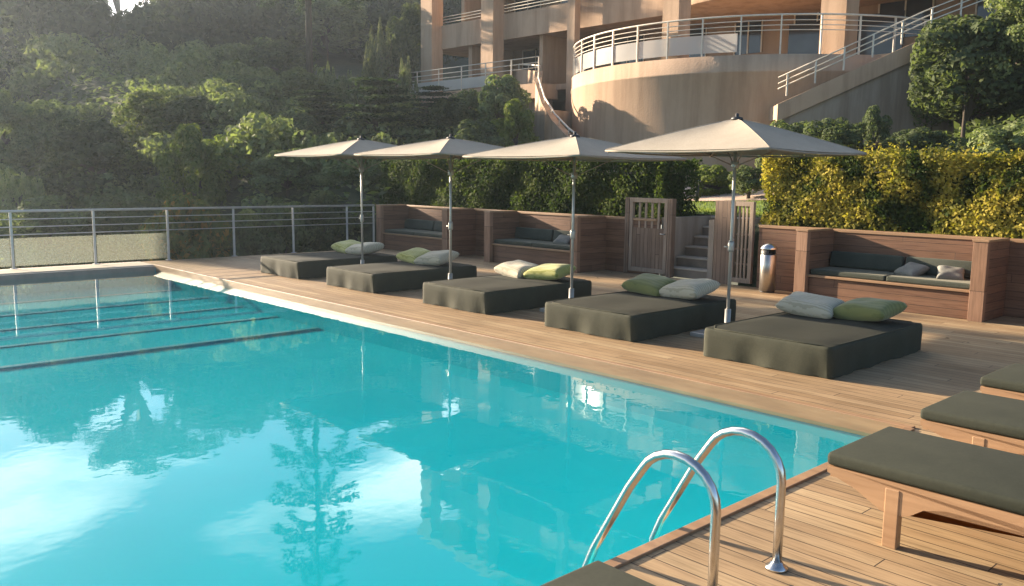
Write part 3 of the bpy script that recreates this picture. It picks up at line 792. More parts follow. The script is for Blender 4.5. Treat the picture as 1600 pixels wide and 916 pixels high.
# round terrace (drum)
DC = (29.5, 17.8); DR = 7.1; cc_ = (DC[0]-OX, DC[1]-OY); A0, A1 = R(95), R(305)
MB().lathe([(DR, .3), (DR, 4.93), (DR+.02, 4.95), (DR+.02, 5.0), (DR, 5.02), (DR, 5.46), (DR-.4, 5.46), (DR-3.2, 5.455)], 96, cc_, A0, A1).build('round_terrace_wall', M_stucco, bd)
def arc(r, z, a0, a1, n=60): return [(cc_[0]+r*math.cos(a0+(a1-a0)*k/n), cc_[1]+r*math.sin(a0+(a1-a0)*k/n), z) for k in range(n+1)]
RR = DR-.06
for zz, rr_ in ((6.60, .028), (6.44, .013), (6.30, .013), (6.16, .013)):
    MB().tube(arc(RR, zz, R(112), R(262)), rr_, 8).build('terrace_rail', M_creamrail, bd)
for k in range(17):
    a = R(112+k*150/16); x, y = cc_[0]+RR*math.cos(a), cc_[1]+RR*math.sin(a)
    MB().box((-.03, -.02, 5.46), (.03, .02, 6.59), mtx=Matrix.Translation((x, y, 0)) @ Matrix.Rotation(a, 4, 'Z')).build('terrace_rail_post', M_creamrail, bd)
MB().lathe([(RR-.02, 5.56), (RR-.02, 6.10)], 40, cc_, R(112), R(205)).build('glass_panel', M_drumglass, bd)
# free standing pillars on terrace
for px, d_, hw in ((1043, 28.2, .31), (1289, 26.9, .40)):
    x, y = UD(px, d_)
    MB().box((-hw, -hw, 5.461), (hw, hw, TOP), mtx=Matrix.Translation((x-OX, y-OY, 0))).build('pillar', M_stucco, bd)
# small round balconies above
for z in (7.62, 10.5, 13.4):
    MB().lathe([(0, z), (4.6, z), (4.62, z+.02), (4.62, z+1.15), (4.48, z+1.15), (4.48, z+.3), (3.0, z+.3)], 64, (29.6-OX, 16.6-OY), R(90), R(270)).build('round_balcony', M_stucco, bd)
# right side wing wall (in shade) and glazing behind terrace
Bb('terrace_glazing', (29.2, 12.5, 5.6), (29.26, 16.6, 7.3), M_win)
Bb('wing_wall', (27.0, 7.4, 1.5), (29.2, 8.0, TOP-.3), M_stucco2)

# external stair at the right
sa = Vector((*UD(1203, 25.2), 0)); sb = Vector((*UD(1421, 24.9), 0))
sr = empty('outdoor_staircase', (sa.x, sa.y, 2.0), label='long terracotta staircase with railing climbing rightwards past the round terrace', cat='staircase')
dv = sb-sa; Ls = dv.length; ang = math.atan2(dv.y, dv.x); dn = Vector((-dv.y, dv.x, 0)).normalized()
if dn.dot(Vector((1, 1, 0))) < 0: dn = -dn
Mx = Matrix.Rotation(ang, 4, 'Z')
z0 = z_at(183, 25.2, 1203)-2.0; z1_ = z_at(80, 24.9, 1421)-2.0
sgn = 1 if (Mx @ Vector((0, 1, 0))).dot(dn) > 0 else -1
def sprism(prof, y0, y1, m, name, par):
    bm = MB(); a = [bm.bm.verts.new((x, y0, z)) for x, z in prof]; b = [bm.bm.verts.new((x, y1, z)) for x, z in prof]
    bm.bm.faces.new(a); bm.bm.faces.new(b[::-1])
    for i in range(len(prof)):
        j = (i+1) % len(prof); bm.bm.faces.new((a[j], a[i], b[i], b[j]))
    o = bm.build(name, m, par); o.rotation_euler = (0, 0, ang); return o
sprism([(0, z0), (Ls, z1_), (Ls, z1_+.5), (0, z0+.5)], 0, sgn*.18, M_stucco, 'stringer', sr)
sprism([(0, -.6), (Ls+1.5, .3), (Ls+1.5, z1_-.01), (Ls, z1_-.01), (0, z0-.01)], sgn*.10, sgn*.3, M_greywall, 'under_wall', sr)
for k in range(14):
    x0 = Ls*k/14; zz = z0+.1+(z1_-z0)*(k+1)/14+.25
    o = MB().box((x0, min(sgn*.19, sgn*1.5), zz-.4), (x0+Ls/14-.005, max(sgn*.19, sgn*1.5), zz)).build('step', M_stucco, sr); o.rotation_euler = (0, 0, ang)
for hh in (1.25, 1.08, .93):
    o = MB().tube([(0, sgn*.09, z0+hh), (Ls, sgn*.09, z1_+hh), (Ls+3.8, sgn*.09, z1_+hh+1.5)], .018, 8).build('rail', M_creamrail, sr); o.rotation_euler = (0, 0, ang)
for k in range(9):
    t_ = .25+k*(Ls+3.0)/9; zz = z0+(z1_-z0)*min(t_/Ls, 1)+max(0, t_-Ls)*.39
    o = MB().box((t_-.02, sgn*.07, zz+.62), (t_+.02, sgn*.11, zz+1.25)).build('rail_post', M_creamrail, sr); o.rotation_euler = (0, 0, ang)

# curved garden stair wall left of the drum
cs = empty('curved_stair', (24, 23.5, 2), label='curved stair with solid parapet and white handrail left of the round terrace', cat='staircase')
pts = [UD(806, 38.6), UD(828, 37.4), UD(838, 36.6), UD(836, 34.8), UD(846, 33.2), UD(862, 31.6), UD(884, 30.3), UD(905, 29.6)]
zs = [z_at(116, 38.6), z_at(117, 37.4), z_at(118, 36.6)+.0, z_at(135, 34.8), z_at(165, 33.2), z_at(190, 31.6), z_at(212, 30.3), z_at(228, 29.6)]
bm = MB(); bi = MB(); n = len(pts)
fine = []
for i in range(n-1):
    for k in range(6):
        t_ = k/6; fine.append((pts[i][0]*(1-t_)+pts[i+1][0]*t_-24, pts[i][1]*(1-t_)+pts[i+1][1]*t_-23.5, zs[i]*(1-t_)+zs[i+1]*t_-2))
for i in range(len(fine)-1):
    a, b = fine[i], fine[i+1]; t_ = (Vector(b)-Vector(a)); nn = Vector((-t_.y, t_.x, 0)).normalized()*.12
    def q(p_, s_, z): return (p_[0]+nn.x*s_, p_[1]+nn.y*s_, z)
    for s_ in (1, -1): bm.quad(q(a, s_, -1.2), q(b, s_, -1.2), q(b, s_, b[2]), q(a, s_, a[2]))
    bm.quad(q(a, 1, a[2]), q(b, 1, b[2]), q(b, -1, b[2]), q(a, -1, a[2]))
bmesh.ops.remove_doubles(bm.bm, verts=bm.bm.verts, dist=.01)
bm.build('parapet', M_stucco, cs)
MB().tube([(a, b, c_+.22) for a, b, c_ in fine], .035, 8).build('handrail', M_creamrail, cs)
for k in range(0, len(fine), 4): MB().tube([(fine[k][0], fine[k][1], fine[k][2]-.02), (fine[k][0], fine[k][1], fine[k][2]+.21)], .02, 6).build('rail_post', M_creamrail, cs)
xx, yy = UD(868, 33.2)
MB().box((xx-24-.8, yy-23.5-.5, -1.2), (xx-24+2.0, yy-23.5+1.6, 2.2)).build('inner_wall', M_greywall, cs)

# ------------------------------------------------------------------ foliage meshes
def leaves_mesh(name, P, Nn, size, rng, m, aspect=1.8, up_bias=0.0):
    """P points, Nn normals (numpy) -> one mesh of folded leaf quads"""
    n = len(P)
    a = rng.normal(size=(n, 3)); a[:, 2] += up_bias
    t = a - (a*Nn).sum(1, keepdims=True)*Nn; t /= np.linalg.norm(t, axis=1, keepdims=True)+1e-9
    b = np.cross(Nn, t)
    s = (size*(.6+.8*rng.random(n)))[:, None] if np.isscalar(size) else size[:, None]
    tip = P + t*s; base = P - t*s; l = P + b*s/aspect + Nn*s*.18; r = P - b*s/aspect + Nn*s*.18
    V = np.empty((n*4, 3), np.float32); V[0::4] = base; V[1::4] = r; V[2::4] = tip; V[3::4] = l
    me = bpy.data.meshes.new(name)
    me.vertices.add(n*4); me.vertices.foreach_set('co', V.ravel())
    me.loops.add(n*4); me.loops.foreach_set('vertex_index', np.arange(n*4, dtype=np.int32))
    me.polygons.add(n); me.polygons.foreach_set('loop_start', np.arange(n, dtype=np.int32)*4); me.polygons.foreach_set('loop_total', np.full(n, 4, np.int32))
    me.update(calc_edges=True); me.materials.append(m); return me
def unit(v): return v/(np.linalg.norm(v, axis=1, keepdims=True)+1e-9)
def crown_pts(rng, nclump, nleaf, rc=(.22, .42), spread=(.45, .85), flat=1.0, jitter=.12, lowcut=-.9):
    dirs = unit(rng.normal(size=(nclump, 3))); dirs[:, 2] = np.where(dirs[:, 2] < lowcut, -dirs[:, 2], dirs[:, 2])
    C = dirs*rng.uniform(*spread, (nclump, 1)); rad = rng.uniform(*rc, nclump)
    k = rng.choice(nclump, nleaf, p=rad**2/(rad**2).sum())
    dd = unit(rng.normal(size=(nleaf, 3))); dd[:, 2] = np.abs(dd[:, 2])*np.where(rng.random(nleaf) < .75, 1, -1)
    P = C[k] + dd*rad[k][:, None]*(1+rng.normal(size=(nleaf, 1))*jitter)*np.array([1, 1, flat])
    Nn = unit(dd*1.0 + rng.normal(size=(nleaf, 3))*.36)
    return P, Nn
PROTO = {}
def make_protos():
    for i in range(4):
        rng = np.random.default_rng(10+i); PROTO['broad%d' % i] = crown_pts(rng, 52, 9500, rc=(.14, .30), spread=(.45, .86), jitter=.05)
    for i in range(3):
        rng = np.random.default_rng(20+i)
        P, n_ = crown_pts(rng, 70, 11000, rc=(.12, .26), spread=(.3, .95), flat=.7)
        PROTO['tall%d' % i] = (P, n_)
    for i in range(2):        # upright plumes
        rng = np.random.default_rng(30+i); C = []; Nn = []
        for k in range(16):
            a, r_ = rng.uniform(0, 6.28), rng.uniform(0, .7)**.8; h = rng.uniform(.9, 1.9)*(1-.4*r_)
            m_ = 420; t = rng.random(m_); rr_ = .24*(1-t**1.6)+.02
            th = rng.uniform(0, 6.28, m_)
            Pp = np.stack([math.cos(a)*r_+rr_*np.cos(th), math.sin(a)*r_+rr_*np.sin(th), -1+h*t], 1)
            C.append(Pp); Nn.append(unit(np.stack([np.cos(th), np.sin(th), np.full(m_, .3)], 1)+rng.normal(size=(m_, 3))*.5))
        PROTO['plume%d' % i] = (np.concatenate(C), np.concatenate(Nn))
    for i in range(2):        # cedar: layered plates of boughs
        rng = np.random.default_rng(40+i); C = []; Nn = []
        for lv in range(9):
            z = -.9+lv*.21; rmax = 1.0*(1-lv/9.5)**.75
            for k in range(9):
                a = rng.uniform(0, 6.28); L = rmax*rng.uniform(.6, 1.05); m_ = 150
                t = rng.random(m_)**.7; sp = .16*(.4+t)
                x = np.cos(a)*L*t + rng.normal(size=m_)*sp*.6; y = np.sin(a)*L*t + rng.normal(size=m_)*sp*.6
                zz = z + .22*t*L + rng.normal(size=m_)*.02 - .25*(t**2)*L*.5
                C.append(np.stack([x, y, zz], 1)); Nn.append(unit(np.stack([rng.normal(size=m_)*.5, rng.normal(size=m_)*.5, np.ones(m_)], 1)))
        PROTO['cedar%d' % i] = (np.concatenate(C), np.concatenate(Nn))
make_protos()
MESHES = {}
def crown_mesh(kind, m, leaf, asp, upb=0):
    key = (kind, m.name, leaf)
    if key not in MESHES:
        P, n_ = PROTO[kind]; rng = np.random.default_rng(abs(hash(kind)) % 9999 if False else len(kind)*7+int(leaf*1000))
        MESHES[key] = leaves_mesh('crown', P, n_, leaf, rng, m, asp, upb)
    return MESHES[key]
def trunk_mesh():
    b = MB()
    b.tube([(0, 0, -.15), (.01, 0, .3), (.03, .01, .6), (.0, .02, .95)], [.5, .36, .28, .10], 8)
    for k in range(5):
        a = k*1.3; z = .45+.08*k; 
        b.tube([(0.02, .01, z), (math.cos(a)*1.6, math.sin(a)*1.6, z+.12), (math.cos(a)*3.4, math.sin(a)*3.4, z+.3)], [.22, .15, .05], 6)
    o = b.build('trunk', M_bark); me = o.data; bpy.data.objects.remove(o); return me
TRUNK = trunk_mesh()
KIND = {  # proto names, material, leaf size, aspect, crown share of height, up bias
    'broad': (['broad0', 'broad1', 'broad2', 'broad3'], L_mid, .05, 1.8, .92, 0),
    'dark': (['broad1', 'broad3', 'broad0'], L_dark, .05, 1.8, .92, 0),
    'bright': (['broad2', 'broad0'], L_bright, .05, 1.8, .92, 0),
    'olive': (['plume0', 'plume1'], L_olive, .045, 2.2, .97, 1.5),
    'pale': (['plume1', 'plume0'], L_pale, .055, 2.6, .98, 2.),
    'tall': (['tall0', 'tall1', 'tall2'], L_deep, .036, 2.0, .88, 0),
    'tallmid': (['tall2', 'tall0', 'tall1'], L_mid, .036, 2.0, .88, 0),
    'tallhigh': (['tall1'], L_deep, .036, 2.0, .36, 0),
    'cedar': (['cedar0', 'cedar1'], L_needle, .045, 2.4, .9, 0),
    'flower': (['broad1'], L_flower, .055, 1.8, .95, 0),
}
cnt = 0
def tree(px, d, top, wpx, kind, label, name='tree', cat='tree', group=None, trunk=True, pos=None, ztop=None, width=None, zg=None):
    global cnt
    protos, m, leaf, asp, share, upb = KIND[kind]
    x, y = pos if pos else UD(px, d)
    g_ = float(terrain(x, y)) if zg is None else zg
    zt = ztop if ztop is not None else z_at(top, d, px)
    H = max(zt-g_, .6); rx = (width/2 if width else wpx/FPX*d/2)*1.04
    r = empty(name, (x, y, g_), random.Random(cnt).uniform(0, 6.28), label, cat, group)
    ch = H*share/2
    if share > .8: ch = max(ch, .62*rx)
    me = crown_mesh(protos[cnt % len(protos)], m, leaf, asp, upb)
    c_ = bpy.data.objects.new('crown', me); col.objects.link(c_); c_.parent = r
    c_.location = (0, 0, H-ch*.97); c_.scale = (rx, rx*random.Random(cnt+5).uniform(.85, 1.1), ch)
    if trunk:
        t_ = bpy.data.objects.new('trunk', TRUNK); col.objects.link(t_); t_.parent = r
        k = max(.12, min(.55, H*.035)); t_.scale = (k, k, H-ch)
    cnt += 1; return r
HG = 'trees on the wooded hillside'
T = [
 # tall background trees
 (25, 84, -50, 200, 'tall', 'tall hazy dark tree filling the top left corner'),
 (85, 88, -85, 165, 'tall', 'tall dark tree immediately left of the patch of bright sky'),
 (322, 86, -100, 160, 'tall', 'tall dark tree immediately right of the patch of bright sky'),
 (372, 88, -75, 170, 'tall', 'tall dark tree two to the right of the bright sky patch, at the top edge'),
 (440, 84, -10, 150, 'tallmid', 'tall green tree at the top edge, left of the slender whorled conifer'),
 (550, 82, -60, 170, 'tall', 'tall dark tree at the top edge, right of the slender whorled conifer'),
 (625, 78, -90, 150, 'tallmid', 'tall tree at the top edge just left of the terracotta building'),
 (200, 84, -130, 190, 'tallhigh', 'thin far tree whose boughs hang across the top of the bright sky patch'),
 # crest
 (60, 74, 60, 150, 'dark', 'far dark tree on the crest, below the tall tree of the top left corner'),
 (160, 76, 52, 100, 'broad', 'small far tree on the crest under the left half of the sky patch'),
 (235, 75, 50, 100, 'dark', 'small far dark tree on the crest under the right half of the sky patch'),
 (320, 72, 30, 160, 'dark', 'far dark tree on the crest right of the sky patch'),
 (430, 70, 0, 170, 'dark', 'far dark tree on the crest behind the slender conifer foot'),
 (540, 68, -20, 170, 'dark', 'far dark tree on the crest between the slender conifer and the building'),
 (640, 64, -30, 150, 'dark', 'far dark tree on the crest nearest the building'),
 # upper slope
 (20, 60, 62, 150, 'broad', 'green tree in the upper left, its top a quarter way down from the corner'),
 (105, 60, 75, 150, 'broad', 'rounded green tree below and left of the sky patch'),
 (190, 62, 62, 140, 'dark', 'dark rounded tree directly below the sky patch'),
 (275, 58, 68, 150, 'dark', 'dark rounded tree below and right of the sky patch'),
 (360, 62, 40, 150, 'dark', 'dark broad tree upper middle slope, left of the pale upright shrubs'),
 (440, 58, 35, 150, 'dark', 'dark broad tree upslope of the pale upright shrubs'),
 (515, 58, 18, 140, 'dark', 'dark tree upslope, left of the olive green plumes by the building'),
 (598, 42, 18, 80, 'olive', 'greyish olive plume shaped tree near the building, upper of the slope'),
 (640, 43, 28, 72, 'dark', 'dark dome shaped shrub touching the left column of the building'),
 # mid slope
 (30, 48, 105, 140, 'bright', 'light green tree at the left edge, half way up the hill'),
 (130, 47, 100, 110, 'broad', 'light topped green tree on the mid slope above the big dark shrub'),
 (215, 45, 118, 130, 'dark', 'dark tree in the middle of the slope below the sky patch'),
 (300, 44, 112, 130, 'broad', 'green tree mid slope with sunlit flat top, right of a dark one'),
 (375, 46, 92, 120, 'broad', 'mid green tree on the slope left of the plume shaped shrubs'),
 (440, 46, 85, 120, 'dark', 'dark green tree mid slope touching the plume shaped shrubs'),
 (512, 38, 95, 60, 'olive', 'pale olive upright shrub, leftmost of the plumes above the cedar'),
 (548, 38.5, 105, 46, 'olive', 'small pale olive upright shrub, second of the plumes above the cedar'),
 (585, 38, 84, 66, 'olive', 'larger pale olive upright shrub, third of the plumes above the cedar'),
 (630, 38, 80, 60, 'olive', 'pale olive upright shrub beside the foot of the building column'),
 (470, 36, 125, 130, 'broad', 'green tree just upslope and left of the layered cedar'),
 (400, 35, 140, 130, 'dark', 'dark tree left of the layered cedar on the lower slope'),
 # lower
 (10, 32, 170, 130, 'broad', 'hazy green shrub at the left edge above the fence rail'),
 (80, 33, 180, 110, 'dark', 'dark shrub left of and above the big dark rounded shrub'),
 (150, 27, 212, 200, 'dark', 'big dark rounded shrub behind the left part of the fence'),
 (235, 31, 165, 120, 'bright', 'bright yellow green tree between the two dark masses above the fence'),
 (310, 31, 168, 120, 'broad', 'rounded green tree above the orange tipped shrub'),
 (300, 26, 215, 110, 'bright', 'light green shrub directly behind the orange tipped shrub'),
 (370, 27, 222, 120, 'bright', 'light green shrub below the far left tip of the leftmost umbrella'),
 (365, 33, 175, 110, 'dark', 'dark tree upslope of the leftmost umbrella tip'),
 (20, 25, 255, 110, 'pale', 'pale feathery shrub behind the leftmost fence posts'),
 (450, 25, 245, 120, 'dark', 'dark shrub seen under the leftmost umbrella'),
 (530, 25, 250, 110, 'broad', 'green shrub under the leftmost umbrella, right of its dark neighbour'),
 (610, 24, 262, 90, 'dark', 'dark shrub under the umbrellas at the left end of the dark hedge'),
 (470, 30, 190, 110, 'broad', 'green tree just above the canopy of the leftmost umbrella'),
 (735, 33, 150, 90, 'dark', 'dark shrub under the terrace left of the yellow green bush'),
 (785, 32, 128, 110, 'dark', 'dark glossy shrub against the curved stair parapet'),
 (800, 28.5, 163, 72, 'bright', 'yellow green bush above the second umbrella from the left'),
 (700, 31, 165, 80, 'dark', 'dark shrub right of the cedar, below the terrace rail'),
 (745, 27, 195, 120, 'dark', 'low dark shrub just above the gap between two umbrellas'),
 # right bank
 (1490, 21, 12, 200, 'dark', 'rounded leafy tree at the upper right, beside the top of the outdoor staircase'),
 (1590, 20, -40, 170, 'tallmid', 'tall leafy tree cut by the top right corner'),
 (1440, 25, 35, 110, 'broad', 'small leafy tree at the head of the outdoor staircase'),
 (1225, 22, 178, 90, 'broad', 'low green bush at the foot of the outdoor staircase'),
 (1290, 21, 176, 110, 'dark', 'dark bush against the grey wall under the staircase'),
 (1350, 21.5, 158, 60, 'dark', 'upright dark bush in front of the grey staircase wall'),
 (1420, 20, 185, 110, 'dark', 'dark bush in deep shade right of the upright dark bush'),
 (1500, 23, 90, 150, 'dark', 'dark tree in deep shade below the rounded leafy tree at the upper right'),
 (1590, 22, 60, 150, 'dark', 'dark tree in shade at the right edge'),
 (1560, 18.5, 180, 120, 'broad', 'green shrub above the yellow hedge near the right edge'),
 (1480, 18.5, 195, 90, 'olive', 'greyish upright shrub above the yellow hedge'),
 (1110, 23, 252, 90, 'bright', 'yellow green bush at the back of the lawn'),
 (1165, 21, 250, 80, 'broad', 'green bush behind the nearest umbrella pole, beside the lawn'),
 (1060, 26, 258, 60, 'olive', 'small greyish bush at the left back of the lawn'),
]
for (px, d_, top, wpx, kind, lab) in T:
    small = ('shrub' in lab or 'bush' in lab)
    tree(px, d_, top, wpx, kind, lab, 'shrub' if small else 'tree', 'shrub' if small else 'tree',
         ('shrubs on the garden bank' if px > 1000 else 'shrubs on the hillside') if small else HG)
for (px, d_, top, wpx, lab) in [(590, 30, 128, 210, 'broad dark cedar with layered boughs above the leftmost umbrellas'), (500, 31, 150, 150, 'smaller dark cedar left of the broad layered cedar'), (675, 32, 140, 120, 'dark cedar right of the broad layered one, below the terrace')]:
    tree(px, d_, top, wpx, 'cedar', lab, 'cedar_tree', 'tree', HG)
# shrubs right behind the fence
for (x, y, zt, wd, kind, lab) in [
    (7.75, 18.6, 1.35, 2.1, 'flower', 'shrub with orange tips poking over the fence rail left of the day beds'),
    (8.9, 19.0, 1.0, 1.9, 'dark', 'dark shrub pressed against the fence, right of the orange tipped shrub'),
    (10.2, 19.0, 1.05, 1.9, 'dark', 'dark shrub against the fence behind the farthest day bed'),
    (11.5, 19.2, 1.3, 1.9, 'dark', 'dark shrub where the fence meets the corner bench'),
    (1.9, 20.5, .55, 2.0, 'pale', 'pale grassy shrub behind glass left of the frame'),
    (3.6, 20.8, .55, 2.2, 'pale', 'pale grassy shrub behind the leftmost glass panel'),
    (5.2, 20.6, .6, 2.2, 'pale', 'pale grassy shrub behind the second glass panel'),
    (6.7, 20.6, .6, 2.0, 'pale', 'pale grassy shrub behind the third glass panel, left of the orange tips'),
    (4.4, 22.8, .9, 2.6, 'broad', 'green shrub standing behind the pale grassy shrubs'),
    (6.2, 23.2, 1.1, 2.8, 'dark', 'dark shrub standing behind the third glass panel'),
    (8.0, 22.5, 1.2, 2.8, 'broad', 'green shrub farther behind the orange tipped shrub')]:
    tree(0, 0, 0, 0, kind, lab, 'shrub', 'shrub', 'shrubs behind the pool fence', pos=(x, y), ztop=zt, width=wd)
# trees left of the view: they shade the day beds and benches
for (x, y, zt, wd, lab) in [(2.7, 44, 11.6, 3.2, 'slim dense tree beyond the fence left of the frame'), (4.7, 47, 11.8, 3.2, 'slim dense tree beyond the fence left of the frame, right of its twin')]:
    tree(0, 0, 0, 0, 'dark', lab, 'tree', 'tree', HG, pos=(x, y), ztop=zt, width=wd)

# slender whorled conifer
ax, ay = UD(487, 44); ag = float(terrain(ax, ay)); AH = 30-ag
ar = empty('araucaria_tree', (ax, ay, ag), 0, 'very tall slender conifer with separate whorls of boughs, mirrored in the pool', 'tree')
MB().tube([(0, 0, -.3), (0, 0, AH*.5), (0.05, 0, AH)], [.17, .12, .03], 8).build('trunk', M_bark, ar)
rng = np.random.default_rng(3); C = []; Nn = []
wh = MB(); z = AH-.3; k = 0
while z > 2.5:
    f_ = (AH-z)/AH; rad = .35+3.3*f_**.9; nb = 7
    a0 = rng.uniform(0, 6.28)
    for q_ in range(nb):
        a = a0+q_*6.283/nb+rng.normal()*.12; m_ = int(150+260*f_); t = rng.random(m_)**.5
        rr_ = rad*rng.uniform(.8, 1.05); w_ = .11+.10*f_
        x = np.cos(a)*rr_*t+rng.normal(size=m_)*w_; y = np.sin(a)*rr_*t+rng.normal(size=m_)*w_
        zz = z + .10*rad*np.sin(t*2.4) - .26*rad*t**2.2 + rng.normal(size=m_)*.05
        C.append(np.stack([x, y, zz], 1)); Nn.append(unit(np.stack([rng.normal(size=m_)*.7, rng.normal(size=m_)*.7, np.ones(m_)], 1)))
        wh.tube([(0, 0, z-.03), (math.cos(a)*rr_*.9, math.sin(a)*rr_*.9, z-.03-.02*rad)], [.035, .012], 4)
    z -= 1.35+1.1*f_; k += 1
wh.build('bough', M_bark, ar)
me = leaves_mesh('crown', np.concatenate(C), np.concatenate(Nn), .10, rng, L_needle, 2.2)
o = bpy.data.objects.new('crown', me); col.objects.link(o); o.parent = ar

# hedges
def hedge(x0, x1, y0, y1, z0, z1, n, m, label, seed, leaf=.05):
    rng = np.random.default_rng(seed)
    r = empty('hedge', ((x0+x1)/2, (y0+y1)/2, z0), label=label, cat='hedge')
    lx, ly, lz = x1-x0, y1-y0, z1-z0
    areas = np.array([ly*lz, lx*ly, lx*lz, lx*lz]); areas = areas*np.array([1.2, .9, .8, .8]); f = rng.choice(4, n, p=areas/areas.sum())
    u = rng.random(n); v = rng.random(n)
    P = np.zeros((n, 3)); Nn = np.zeros((n, 3))
    def lump(a, b): return .05*np.sin(a*2.1+1.7*np.sin(b*1.6))+.04*np.sin(a*4.7+b*3.1)+.03*np.sin(b*7.3-a*5.1)
    m0 = f == 0; P[m0] = np.stack([np.full(m0.sum(), -lx/2), (u[m0]-.5)*ly, v[m0]*lz], 1); Nn[m0] = (-1, 0, .1)
    m1 = f == 1; P[m1] = np.stack([(u[m1]-.5)*lx, (v[m1]-.5)*ly, np.full(m1.sum(), lz)], 1); Nn[m1] = (0, 0, 1)
    for q_, s_ in ((2, -1), (3, 1)):
        mm = f == q_; P[mm] = np.stack([(u[mm]-.5)*lx, np.full(mm.sum(), s_*ly/2), v[mm]*lz], 1); Nn[mm] = (0, s_, .1)
    off = lump(P[:, 1], P[:, 2]*1.3+P[:, 0])
    depth = -np.abs(rng.normal(size=n))*.10 + off
    P += Nn*depth[:, None]
    spr = (rng.random(n) < .05); P[spr, 2] += rng.random(spr.sum())*.18
    Nn = unit(Nn+rng.normal(size=(n, 3))*.6)
    me = leaves_mesh('foliage', P, Nn, leaf, rng, m, 1.7)
    o = bpy.data.objects.new('foliage', me); col.objects.link(o); o.parent = r
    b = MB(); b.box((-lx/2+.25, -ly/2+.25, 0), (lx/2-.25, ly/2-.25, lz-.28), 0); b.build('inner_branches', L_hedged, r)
hedge(13.25, 14.5, -2.5, 7.9, 1.0, 2.2, 64000, L_hedge, 'yellow and green leaved hedge right of the gate above the benches', 1, .031)
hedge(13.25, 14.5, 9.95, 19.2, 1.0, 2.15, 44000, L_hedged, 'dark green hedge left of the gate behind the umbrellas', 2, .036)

# far wood and scrub: canopy masses that nobody could count
def mass(name, cs, nleaf, leaf, m, label, seed):
    rng = np.random.default_rng(seed); PP = []; NN = []; SS = []
    for (x, y, z, r, h) in cs:
        P, Nn = crown_pts(rng, 22, nleaf, rc=(.2, .38), spread=(.4, .82), jitter=.05)
        PP.append(P*np.array([r, r, h])+np.array([x, y, z])); NN.append(Nn); SS.append(np.full(len(P), leaf*r)*(.6+.8*rng.random(len(P))))
    me = leaves_mesh(name, np.concatenate(PP), np.concatenate(NN), np.concatenate(SS), rng, m, 1.8)
    o = bpy.data.objects.new(name, me); col.objects.link(o); tag(o, label, 'wood' if 'wood' in name else 'scrub', kind='stuff')
rng = np.random.default_rng(5); cs = []
for y in np.arange(50, 84, 4.2):
    for a in np.arange(.14, .86, .062):
        yy_ = y+rng.uniform(-1.6, 1.6); xx_ = yy_*(a+rng.uniform(-.02, .02))
        if xx_ > 24 and yy_ < 50: continue
        r_ = rng.uniform(2.2, 3.6); h_ = rng.uniform(1.9, 2.9)
        pxx = 800+FPX*math.tan(math.atan2(xx_, yy_)-YA)
        cap = rng.uniform(2.6, 4.6)
        if 105 < pxx < 300 and yy_ > 62: continue
        if 120 < pxx < 285: cap = 1.2
        cs.append((xx_, yy_, float(terrain(xx_, yy_))+cap-h_*.4, r_, h_))
mass('far_wood', cs, 1500, .075, L_deep, 'dark continuous wood on the upper slope and crest behind the trees', 8)
cs = []
for k in range(150):
    yy_ = rng.uniform(21.5, 52); a = rng.uniform(.08, .80); xx_ = yy_*a
    if xx_ > 24: continue
    r_ = rng.uniform(.9, 1.9)*(yy_/36)**.6; cs.append((xx_, yy_, float(terrain(xx_, yy_))+.35, r_, r_*.75))
mass('hillside_scrub', cs, 900, .075, L_mid, 'low rounded green scrub filling the slope between the trees', 9)

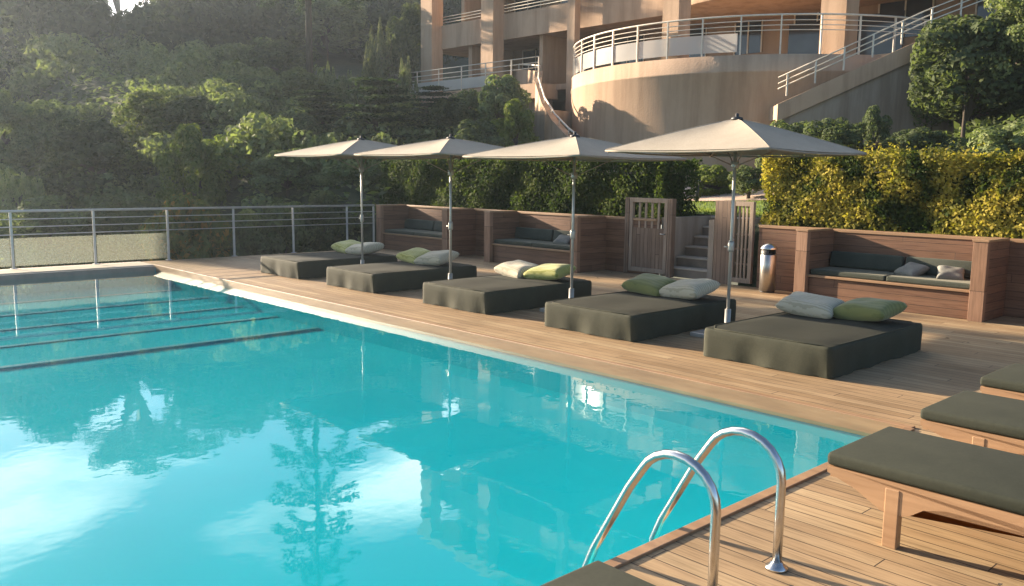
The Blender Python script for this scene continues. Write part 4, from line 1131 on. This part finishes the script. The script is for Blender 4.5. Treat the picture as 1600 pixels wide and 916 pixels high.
# ground cover on the slope so that no bare soil shows between trees
rng = np.random.default_rng(77); n = 60000
yy = rng.uniform(18.6, 80, n); xx = yy*rng.uniform(.05, 1.0, n); ok = (xx < 25.5)
xx, yy = xx[ok], yy[ok]; zz = terrain(xx, yy)
h = .15+.5*np.abs(np.sin(xx*1.3)*np.cos(yy*1.1+xx*.4))
P = np.stack([xx, yy, zz+rng.random(len(xx))*h], 1); Nn = unit(rng.normal(size=(len(xx), 3))*.5+np.array([0, 0, 1.2]))
me = leaves_mesh('undergrowth', P, Nn, .15, rng, L_dark, 2.0, .5)
o = bpy.data.objects.new('undergrowth', me); col.objects.link(o); tag(o, 'low green undergrowth covering the hillside between the trees', 'undergrowth', kind='stuff')
n = 14000
xx = rng.uniform(16.5, 27, n); yy = rng.uniform(-4, 8.5, n); zz = terrain(xx, yy)
h = .1+.35*np.abs(np.sin(xx*1.3)*np.cos(yy*1.1+xx*.4))
P = np.stack([xx, yy, zz+rng.random(n)*h], 1); Nn = unit(rng.normal(size=(n, 3))+np.array([0, 0, 1.2]))
me = leaves_mesh('bank_undergrowth', P, Nn, .12, rng, L_dark, 2.0, .5)
o = bpy.data.objects.new('bank_undergrowth', me); col.objects.link(o); tag(o, 'low dark undergrowth on the bank above the yellow hedge', 'undergrowth', kind='stuff')
# grass blades on the lawn
n = 9000
xx = rng.uniform(14.7, 18.2, n); yy = rng.uniform(5, 14, n); P = np.stack([xx, yy, terrain(xx, yy)+.05], 1); Nn = unit(rng.normal(size=(n, 3))*np.array([1, 1, .2]))
me = leaves_mesh('grass', P, Nn, .035, rng, L_bright, 5.0, 4.)
o = bpy.data.objects.new('grass', me); col.objects.link(o); tag(o, 'short bright green grass at the top of the steps', 'grass', kind='stuff')

# a few fallen leaves blown on the deck
rng = np.random.default_rng(12); n = 90
xx = np.concatenate([rng.uniform(9.6, 12.7, 55), rng.uniform(3, 9, 35)]); yy = np.concatenate([rng.uniform(-1, 15, 55), rng.uniform(-1, 2.3, 35)])
P = np.stack([xx, yy, np.full(n, .006)], 1); Nn = unit(np.stack([rng.normal(size=n)*.12, rng.normal(size=n)*.12, np.ones(n)], 1))
me = leaves_mesh('fallen_leaves', P, Nn, .022, rng, M_bark, 1.8)
o = bpy.data.objects.new('fallen_leaves', me); col.objects.link(o); tag(o, 'small dry fallen leaves scattered on the wooden deck', 'leaves', kind='stuff')

# haze
HAZE = 0.0008
if HAZE:
    m, t, b = mat('haze_air'); t.nodes.remove(b); pv = N(t, 'ShaderNodeVolumePrincipled')
    pv.inputs['Density'].default_value = HAZE; pv.inputs['Color'].default_value = (.72, .86, 1, 1); pv.inputs['Anisotropy'].default_value = .6
    t.links.new(pv.outputs[0], t.nodes['Material Output'].inputs['Volume'])
    o = MB().box((-90, -60, -9.5), (90, 100, 31.5)).build('haze', m); tag(o, 'thin sunlit haze over the garden', 'haze', kind='stuff')
